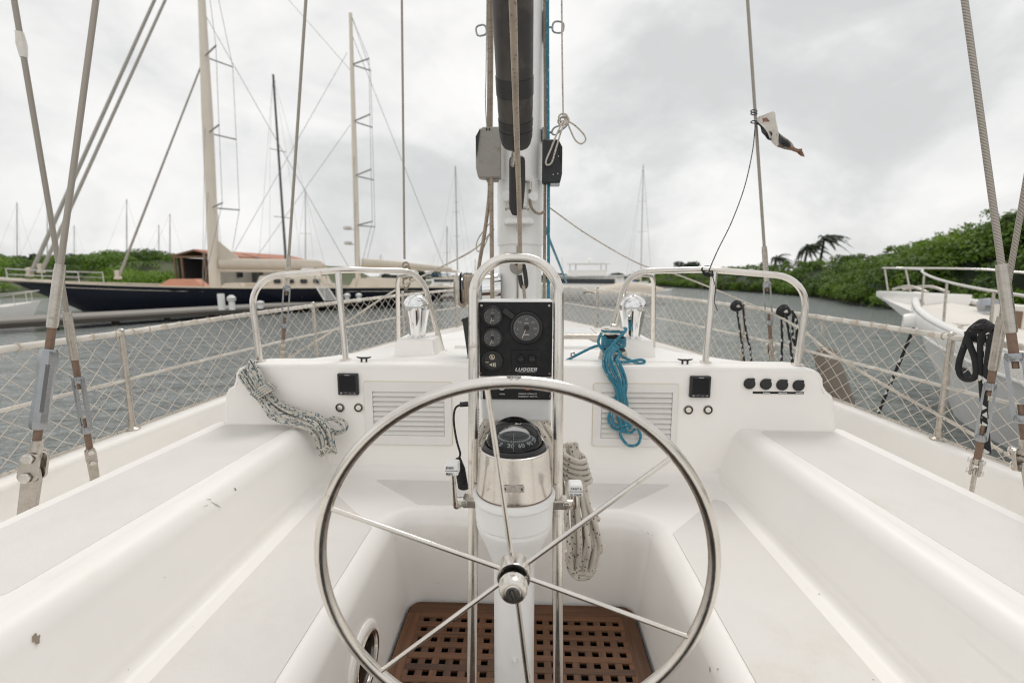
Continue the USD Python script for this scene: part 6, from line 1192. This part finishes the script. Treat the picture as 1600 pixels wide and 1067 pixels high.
# distant sailing boats: hull, cabin, mast, boom, rigging
def yachtfar(u, vt, y, lab, mat='spar_grey', lean=0., spr=((.55, .7),), r=.085, L=9.5, hull='yacht_white', ang=.4, sail=True):
    top = P(u, vt, y=y); b = A([P(u+lean, 440, y=y)[0], y, 0]); t = thing('moored_sailboat', lab, 'sailing boat', b, rot=ang)
    hm, s_ = hullmesh(L, L*.31, 1.25, .95, .95, .1, 14, flare=.75, transom=.6); part(t, 'hull', hm, hull, local=True); part(t, 'deck', deckmesh(s_, .03), 'yacht_deck', local=True)
    part(t, 'cabin', geo(trimesh.convex.convex_hull(A([(x, yy_*w, z) for x, z, w in ((-L*.15, .9, L*.19), (L*.2, .95, L*.14), (-L*.13, 1.4, L*.16), (L*.14, 1.32, L*.11)) for yy_ in (-.5, .5)])), 30), 'yacht_white', local=True)
    tl = t.to_local(top); b0 = A([L*.05, 0, 1.0]); tl = A([tl[0]+L*.05, tl[1], tl[2]])*A([1, 1, 1.0]); m = part(t, 'mast', tube([b0, tl], [r, r*.75], 8), mat, local=True)
    for f, w in spr: c = b0+(tl-b0)*f; part(m, 'spreader', rod(c-A([0, w, -.05]), c+A([0, w, .05]), .03, 5), mat, local=True)
    part(t, 'boom', rod(b0+A([0, 0, .9]), b0+A([-L*.38, 0, .95]), .06, 6), mat, local=True)
    if sail: part(t, 'sail_cover', tube([b0+A([-.1, 0, 1.15]), b0+A([-L*.2, 0, 1.08]), b0+A([-L*.36, 0, 1.03])], [.2, .16, .1], 8, 3), 'canvas_cream', local=True)
    w = [rod(tl, (L*.48, 0, 1.25), .012, 4), rod(tl, (-L*.48, 0, 1.0), .012, 4)]
    for s in (-1, 1): c = b0+(tl-b0)*spr[-1][0]; w += [rod(tl, c+A([0, s*spr[-1][1], 0]), .010, 4), rod(c+A([0, s*spr[-1][1], 0]), (L*.05, s*L*.14, 1), .010, 4)]
    part(t, 'stays', cat(*w), 'wire_thin', local=True)
yachtfar(433, 114, 44, 'sailing boat with a dark raked mast between the two cream schooner masts', 'spar_dark', 22, ((.35, .9), (.66, .8)), .13, 13, ang=2.6)
yachtfar(22, 316, 92, 'far sailing boat with a thin mast near the left edge of the picture', ang=.3); yachtfar(68, 303, 84, 'far sailing boat with a mast crossing behind the crossed left shrouds', ang=.8, r=.08)
yachtfar(112, 352, 98, 'far sailing boat with a short mast right of the thick left shroud', ang=.2, r=.07); yachtfar(193, 311, 88, 'far sailing boat with a mast behind the schooner forestay, left of the shed', ang=.5)
yachtfar(244, 351, 96, 'far sailing boat with a shorter mast just left of the boat shed', ang=1.1); yachtfar(261, 334, 92, 'far sailing boat with a taller mast at the left end of the boat shed', ang=.9)
yachtfar(592, 398, 120, 'far sailing boat with a stubby mast right of the second schooner mast', 'spar_white', ang=.4, r=.15); yachtfar(477, 296, 62, 'far sailing boat with a pale mast right of the left mid shroud', 'spar_white', ang=2.0, r=.08)
yachtfar(708, 258, 66, 'sailing boat with a tall grey mast carrying radar, left of the thick yacht mast', 'spar_grey', 4, ((.42, .5), (.62, .5), (.70, .4)), .10, 12, ang=1.2); yachtfar(695, 353, 72, 'sailing boat with a thinner mast just left of the tall grey mast with radar', 'spar_grey', ang=1.0)
yachtfar(1003, 256, 70, 'sailing boat with a tall mast right of the small right hoop', 'spar_white', -4, ((.45, .8), (.7, .6)), .11, 12, ang=1.0); yachtfar(672, 420, 140, 'tiny far sailing boat between the left hoop and the mast winch', ang=.2, r=.12); yachtfar(740, 405, 110, 'tiny far sailing boat just left of the guard hoop', ang=.7, r=.09)
# canvas covered catamaran and white pilot boat in the middle distance
pb = P(902, 452, z=0); pb = A([P(905, 440, y=48)[0], 48., 0])
t = thing('pilot_boat', 'white motor yacht with a flybridge seen between the mast and the right hoop', 'motor boat', pb, rot=2.75)
hm, s_ = hullmesh(13, 4.2, 1.9, 1.3, 1.2, .1, 16, flare=.78, transom=.85); part(t, 'hull', hm, 'yacht_white', local=True); part(t, 'deck', deckmesh(s_, .03), 'yacht_deck', local=True)
cv = lambda q, n=30: geo(trimesh.convex.convex_hull(A(q)), n)
part(t, 'saloon', cv([(x, y*w, z) for x, z, w in ((-4.5, 1.2, 3.4), (3, 1.3, 2.6), (-4.2, 2.3, 3.2), (1.6, 2.3, 2.3)) for y in (-.5, .5)]), 'yacht_white', local=True)
part(t, 'window', cv([(x, y*w, z) for x, z, w in ((-4, 1.65, 3.46), (2.3, 1.65, 2.72), (-4, 2.1, 3.36), (1.7, 2.1, 2.56)) for y in (-.5, .5)]), 'tinted_glass', local=True)
part(t, 'roof', cv([(x, y, z) for x in (-4.8, 2.0) for y in (-1.75, 1.75) for z in (2.34, 2.46)]), 'yacht_white', local=True)
part(t, 'flybridge', cv([(x, y*w, z) for x, z, w in ((-2.5, 2.47, 2.2), (.8, 2.47, 1.8), (-2.6, 2.95, 2.3), (1.1, 2.95, 1.9)) for y in (-.5, .5)]), 'yacht_white', local=True); part(t, 'hard_top', cv([(x, y, z) for x in (-2.9, 1.0) for y in (-1.2, 1.2) for z in (3.55, 3.65)]), 'yacht_white', local=True)
for x, y in ((-2.5, -1.1), (-2.5, 1.1), (.7, -1.), (.7, 1.)): part(t, 'top_post', rod((x, y, 2.9), (x, y, 3.56), .05, 6), 'spar_white', local=True)
part(t, 'radar_dome', ball((-1, 0, 3.95), .28, 2, (1, 1, .8)), 'yacht_white', local=True); part(t, 'antenna', rod((1.6, .6, 2.9), (1.7, .6, 4.3), .025, 5), 'spar_white', local=True)
ct = A([P(985, 440, y=40)[0], 40., 0]); t = thing('covered_boat', 'boat under a beige canvas cover behind the right small hoop', 'boat', ct, rot=.35)
hm, s_ = hullmesh(8.5, 3.0, 1.25, 1.0, .95, .08, 14, flare=.8, transom=.8); part(t, 'hull', hm, 'yacht_side', local=True); part(t, 'deck', deckmesh(s_, .03), 'yacht_deck', local=True)
xs = np.linspace(-3.9, 3.6, 14); part(t, 'canvas_cover', loft([[(x, w*1.2*math.sin(a), .92+.95*(math.sin(PI*(x+4.1)/8)**.7)*(math.cos(a)**.8)+.05*math.sin(9*x)*math.cos(a)) for a in np.linspace(-PI/2+.01, PI/2-.01, 11)] for x, w in zip(xs, np.interp(xs, [-3.9, 1, 3.6], [1., 1., .3]))], closed=False, smooth=50), 'canvas_cream', local=True)
q = P(1042, 424, y=90); t = thing('covered_boat', 'far boat with a blue cover at the left end of the mangrove shore', 'boat', (q[0]-8, 88, 0), rot=.2); hm, s_ = hullmesh(9, 3, 1.4, 1.1, 1.0, .1, 14, flare=.8, transom=.8); part(t, 'hull', hm, 'yacht_white', local=True); part(t, 'deck', deckmesh(s_, .03), 'yacht_deck', local=True); part(t, 'cover', cv([(x, y*w, z) for x, z, w in ((-3.5, 1.1, 2.4), (2, 1.1, 2.0), (-3, 2.0, .5), (1.4, 1.8, .4)) for y in (-.5, .5)]), 'blue_canvas', local=True)
# low far quay closing the harbour
land(np.linspace(-60, 60, 40), np.linspace(150, 230, 10), lambda x, y: -.6+1.5*np.clip((y-152)/8, 0, 1)+1.6*np.clip((y-165)/30, 0, 1)*(.5+.5*np.sin(x*.21)*np.sin(x*.07+1)), 'far_shore', 'thin strip of far shore closing the harbour')
fb, fr = [], []
for k in range(70): x = rg.uniform(-58, 58); fb.append((x, rg.uniform(160, 175), rg.uniform(1.2, 2.4))); r = rg.uniform(.8, 1.7); fr.append((r*1.7, r, r*.8))
solo('far_bushes', 'low grey green bushes on the far shore line', 'bushes', cloud_of_leaves(fb, fr, 9000, .4, rg), 'dark_leaf', kind='stuff')
for k, (u, y, L, a, lab) in enumerate(((600, 62, 10, .3, 'white far motor boat left of the small left hoop'), (735, 80, 9, .2, 'white far motor boat beside the mast winch'), (700, 70, 9, -.2, 'white far motor boat with a blue canopy left of the mast winch'), (925, 66, 9, .1, 'white far motor boat right behind the white flybridge yacht'))):
    c = A([P(u, 440, y=y)[0], y, 0]); t = thing('motor_boat', lab, 'motor boat', c, rot=a); hm, s_ = hullmesh(L, L*.33, 1.5, 1.1, 1.0, .1, 14, flare=.8, transom=.85); part(t, 'hull', hm, 'yacht_white', local=True); part(t, 'deck', deckmesh(s_, .03), 'yacht_deck', local=True)
    part(t, 'cabin', cv([(x, yy_*w, z) for x, z, w in ((-L*.25, 1.1, L*.26), (L*.22, 1.2, L*.2), (-L*.22, 2.1, L*.23), (L*.1, 2.1, L*.17)) for yy_ in (-.5, .5)]), 'yacht_white', local=True); part(t, 'window', cv([(x, yy_*w, z) for x, z, w in ((-L*.2, 1.5, L*.265), (L*.18, 1.5, L*.212), (-L*.2, 1.9, L*.25), (L*.13, 1.9, L*.19)) for yy_ in (-.5, .5)]), 'tinted_glass', local=True)
    if k == 2: part(t, 'canopy', cv([(x, y_, z) for x, z in ((-L*.35, 2.5), (L*.0, 2.6), (-L*.34, 2.65), (0, 2.72)) for y_ in (-1.2, 1.2)]), 'blue_canvas', local=True)
# ---------------------------------------------------------------- white motor yacht close on the right
YA = A([8.35, 10.3, 0]); yrot = math.atan2(1, .17); LY = 13.0; fwd = A([math.cos(yrot), math.sin(yrot), 0]); cY = YA-fwd*LY/2
my = thing('motor_yacht', 'white motor yacht with a railed foredeck lying alongside on the right', 'motor yacht', cY, rot=yrot)
hm, sm_ = hullmesh(LY, 4.0, 1.98, 1.42, 1.30, .15, 30, flare=.66, transom=.9, bowpow=2.3)
part(my, 'hull', hm, 'yacht_side', local=True)
for s in (-1, 1):
    up = A([[(x+.0, s*(b+.012), z+.01), (x, s*(b+.03), z-.05), (x-.05*max(0, (x-2)/4), s*(b*.985+.02), z-.24), (x-.06*max(0, (x-2)/4), s*(b*.965+.0), z-.27)] for x, b, z in sm_[1:]]); g = loft(up, closed=False, smooth=40); g = g if (g[2][:, 1]*s).mean() > 0 else (g[0], g[1][:, ::-1], -g[2], None)
    part(my, 'gunwale', g, 'yacht_white', local=True)
    part(my, 'rub_rail', tube(np.c_[sm_[1:, 0]-.05, s*(sm_[1:, 1]*.97+.03), sm_[1:, 2]-.27], .032, 8, 2), 'yacht_white', local=True)
    g = tube(np.c_[sm_[1:, 0], s*np.maximum(sm_[1:, 1]-.06, 0), sm_[1:, 2]+.03], .06, 8, 2); part(my, 'bulwark_cap', g, 'yacht_white', local=True)
part(my, 'deck', deckmesh(sm_, .06, .10), 'yacht_deck', local=True)
zb = sm_[-1, 2]; hb = LY/2
part(my, 'bow_platform', cv([(x, y, z) for x, y in ((hb-1.0, -.40), (hb-1.0, .40), (hb+.95, -.26), (hb+.95, .26), (hb+1.08, -.12), (hb+1.08, .12)) for z in (zb-.05, zb+.06)]+[(hb-1.0, -.3, zb-.34), (hb-1.0, .3, zb-.34), (hb+.9, -.14, zb-.16), (hb+.9, .14, zb-.16)]), 'yacht_white', local=True)
part(my, 'bow_flare', cv([(x, y, z) for x, y, z in ((hb+.95, -.2, zb-.06), (hb+.95, .2, zb-.06), (hb+.7, 0, zb-.16), (hb-1.6, -.9, zb-.25), (hb-1.6, .9, zb-.25), (hb-1.5, -.3, zb-.95), (hb-1.5, .3, zb-.95), (hb-.6, 0, zb-.62))]), 'yacht_white', local=True)
part(my, 'anchor', cat(rod((hb-.1, 0, zb-.02), (hb+.9, 0, zb-.14), .035, 8), cv([(hb+.75, -.22, zb-.22), (hb+.75, .22, zb-.22), (hb+.95, 0, zb-.10), (hb+.45, 0, zb-.30), (hb+.8, 0, zb-.3)])), 'spar_dark', local=True)
part(my, 'bow_roller', cat(tube([(hb-.7, -.18, zb+.10), (hb-.1, -.18, zb+.20), (hb+.6, -.1, zb+.12)], .03, 8, 4), tube([(hb-.7, .18, zb+.10), (hb-.1, .18, zb+.20), (hb+.6, .1, zb+.12)], .03, 8, 4)), 'steel_worn', local=True)
q = sm_[13:]; rt_ = [(x, s_) for s_ in (1,) for x in ()]
left = [(x, b*.90, z+.66) for x, b, z in q[:-2]]; rightp = [(x, -b*.90, z+.66) for x, b, z in q[:-2]]; tip = [(hb+.85, .22, zb+.60), (hb+1.0, 0, zb+.60), (hb+.85, -.22, zb+.60)]
part(my, 'bow_rail', tube(left+tip+rightp[::-1], .020, 10, 3), 'steel', local=True)
for k, (x, b, z) in enumerate(q[:-2:3]):
    for s in (-1, 1): part(my, 'rail_post', rod((x, s*b*.90, z+.0), (x+.04, s*b*.90, z+.66), .017, 8), 'steel_worn', local=True)
for s in (-1, 1): part(my, 'rail_post', rod((hb+.55, s*.22, zb+.05), (hb+.82, s*.21, zb+.60), .018, 8), 'steel_worn', local=True)
part(my, 'trunk_cabin', cv([(x, y*w, z) for x, z, w in ((-2.0, 1.3, 2.7), (2.6, 1.5, 1.5), (-2.0, 2.02, 2.45), (2.1, 1.86, 1.25)) for y in (-.5, .5)]), 'yacht_white', local=True)
part(my, 'cabin_window', cv([(x, y*w, z) for x, z, w in ((-1.6, 1.55, 2.66), (1.6, 1.62, 1.80), (-1.6, 1.83, 2.56), (1.4, 1.77, 1.70)) for y in (-.5, .5)]), 'tinted_glass', local=True)
part(my, 'locker', cv([(x, y, z) for x in (2.9, 3.7) for y in (-.5, .5) for z in (1.5, 1.95)]), 'yacht_deck', local=True); part(my, 'locker_door', bx((3.1, .5, 1.60), (3.5, .515, 1.88), .005), 'shed_timber', local=True)
part(my, 'life_raft', xf(lathe([(0, -.55), (.22, -.55), (.30, -.46), (.32, 0), (.30, .46), (.22, .55), (0, .55)], 24, None, 50), trimesh.transformations.translation_matrix((2.0, .15, 2.15)) @ trimesh.transformations.rotation_matrix(PI/2, (1, 0, 0))), 'yacht_white', local=True)
part(my, 'windlass', cat(lathe([(0, 0), (.16, 0), (.12, .1), (.16, .2), (.12, .3), (0, .32)], 16, trimesh.transformations.translation_matrix((4.5, 0, 1.70))), cv([(x, y, z) for x in (4.2, 4.8) for y in (-.2, .2) for z in (1.66, 1.76)])), 'galvanised', local=True)
part(my, 'wheelhouse', cv([(x, y*w, z) for x, z, w in ((-5.5, 1.3, 3.0), (-2.0, 1.3, 2.8), (-5.4, 3.5, 2.6), (-2.8, 3.5, 2.3)) for y in (-.5, .5)]), 'yacht_white', local=True)
part(my, 'wheelhouse_window', cv([(x, y*w, z) for x, z, w in ((-5.2, 2.5, 2.86), (-2.3, 2.5, 2.62), (-5.2, 3.2, 2.72), (-2.56, 3.2, 2.44)) for y in (-.5, .5)]), 'tinted_glass', local=True)
for k in range(3):
    q = sm_[12+4*k]; part(my, 'portlight', xf(lathe([(0, 0), (.085, 0), (.085, .02), (.07, .03), (0, .03)], 18), along((q[0], q[1]*.90, q[2]-.52), d=(0, 1, -.35), ref=(1, 0, 0)) @ np.diag([1, 2., 1, 1])), 'tinted_glass', local=True)
for k in (9, 15, 21):
    q = sm_[k]; part(my, 'cleat', cat(tube([(q[0]-.16, q[1]-.22, q[2]+.10), (q[0], q[1]-.22, q[2]+.08), (q[0]+.16, q[1]-.22, q[2]+.10)], [.012, .02, .012], 8, 3), rod((q[0], q[1]-.22, q[2]-.05), (q[0], q[1]-.22, q[2]+.08), .03, 8)), 'steel', local=True)
part(my, 'coiled_rope', tube(A([(3.95+.20*math.cos(t)*(1-.02*t/6), -.75+.20*math.sin(t), 1.66+.012*t) for t in np.linspace(0, 2*PI*5, 70)]), .018, 6), 'rope_blue_fleck', local=True)
part(my, 'round_fender', xf(lathe([(.17, 0), (.155, .07), (.14, .10), (.10, .10), (.085, .05), (.085, -.05), (.10, -.10), (.14, -.10), (.155, -.07), (.17, 0)], 24, None, 60), along((hb-1.9, sm_[-5, 1]+.12, zb-.42), d=(.45, 1, 0))), 'yacht_white', local=True)
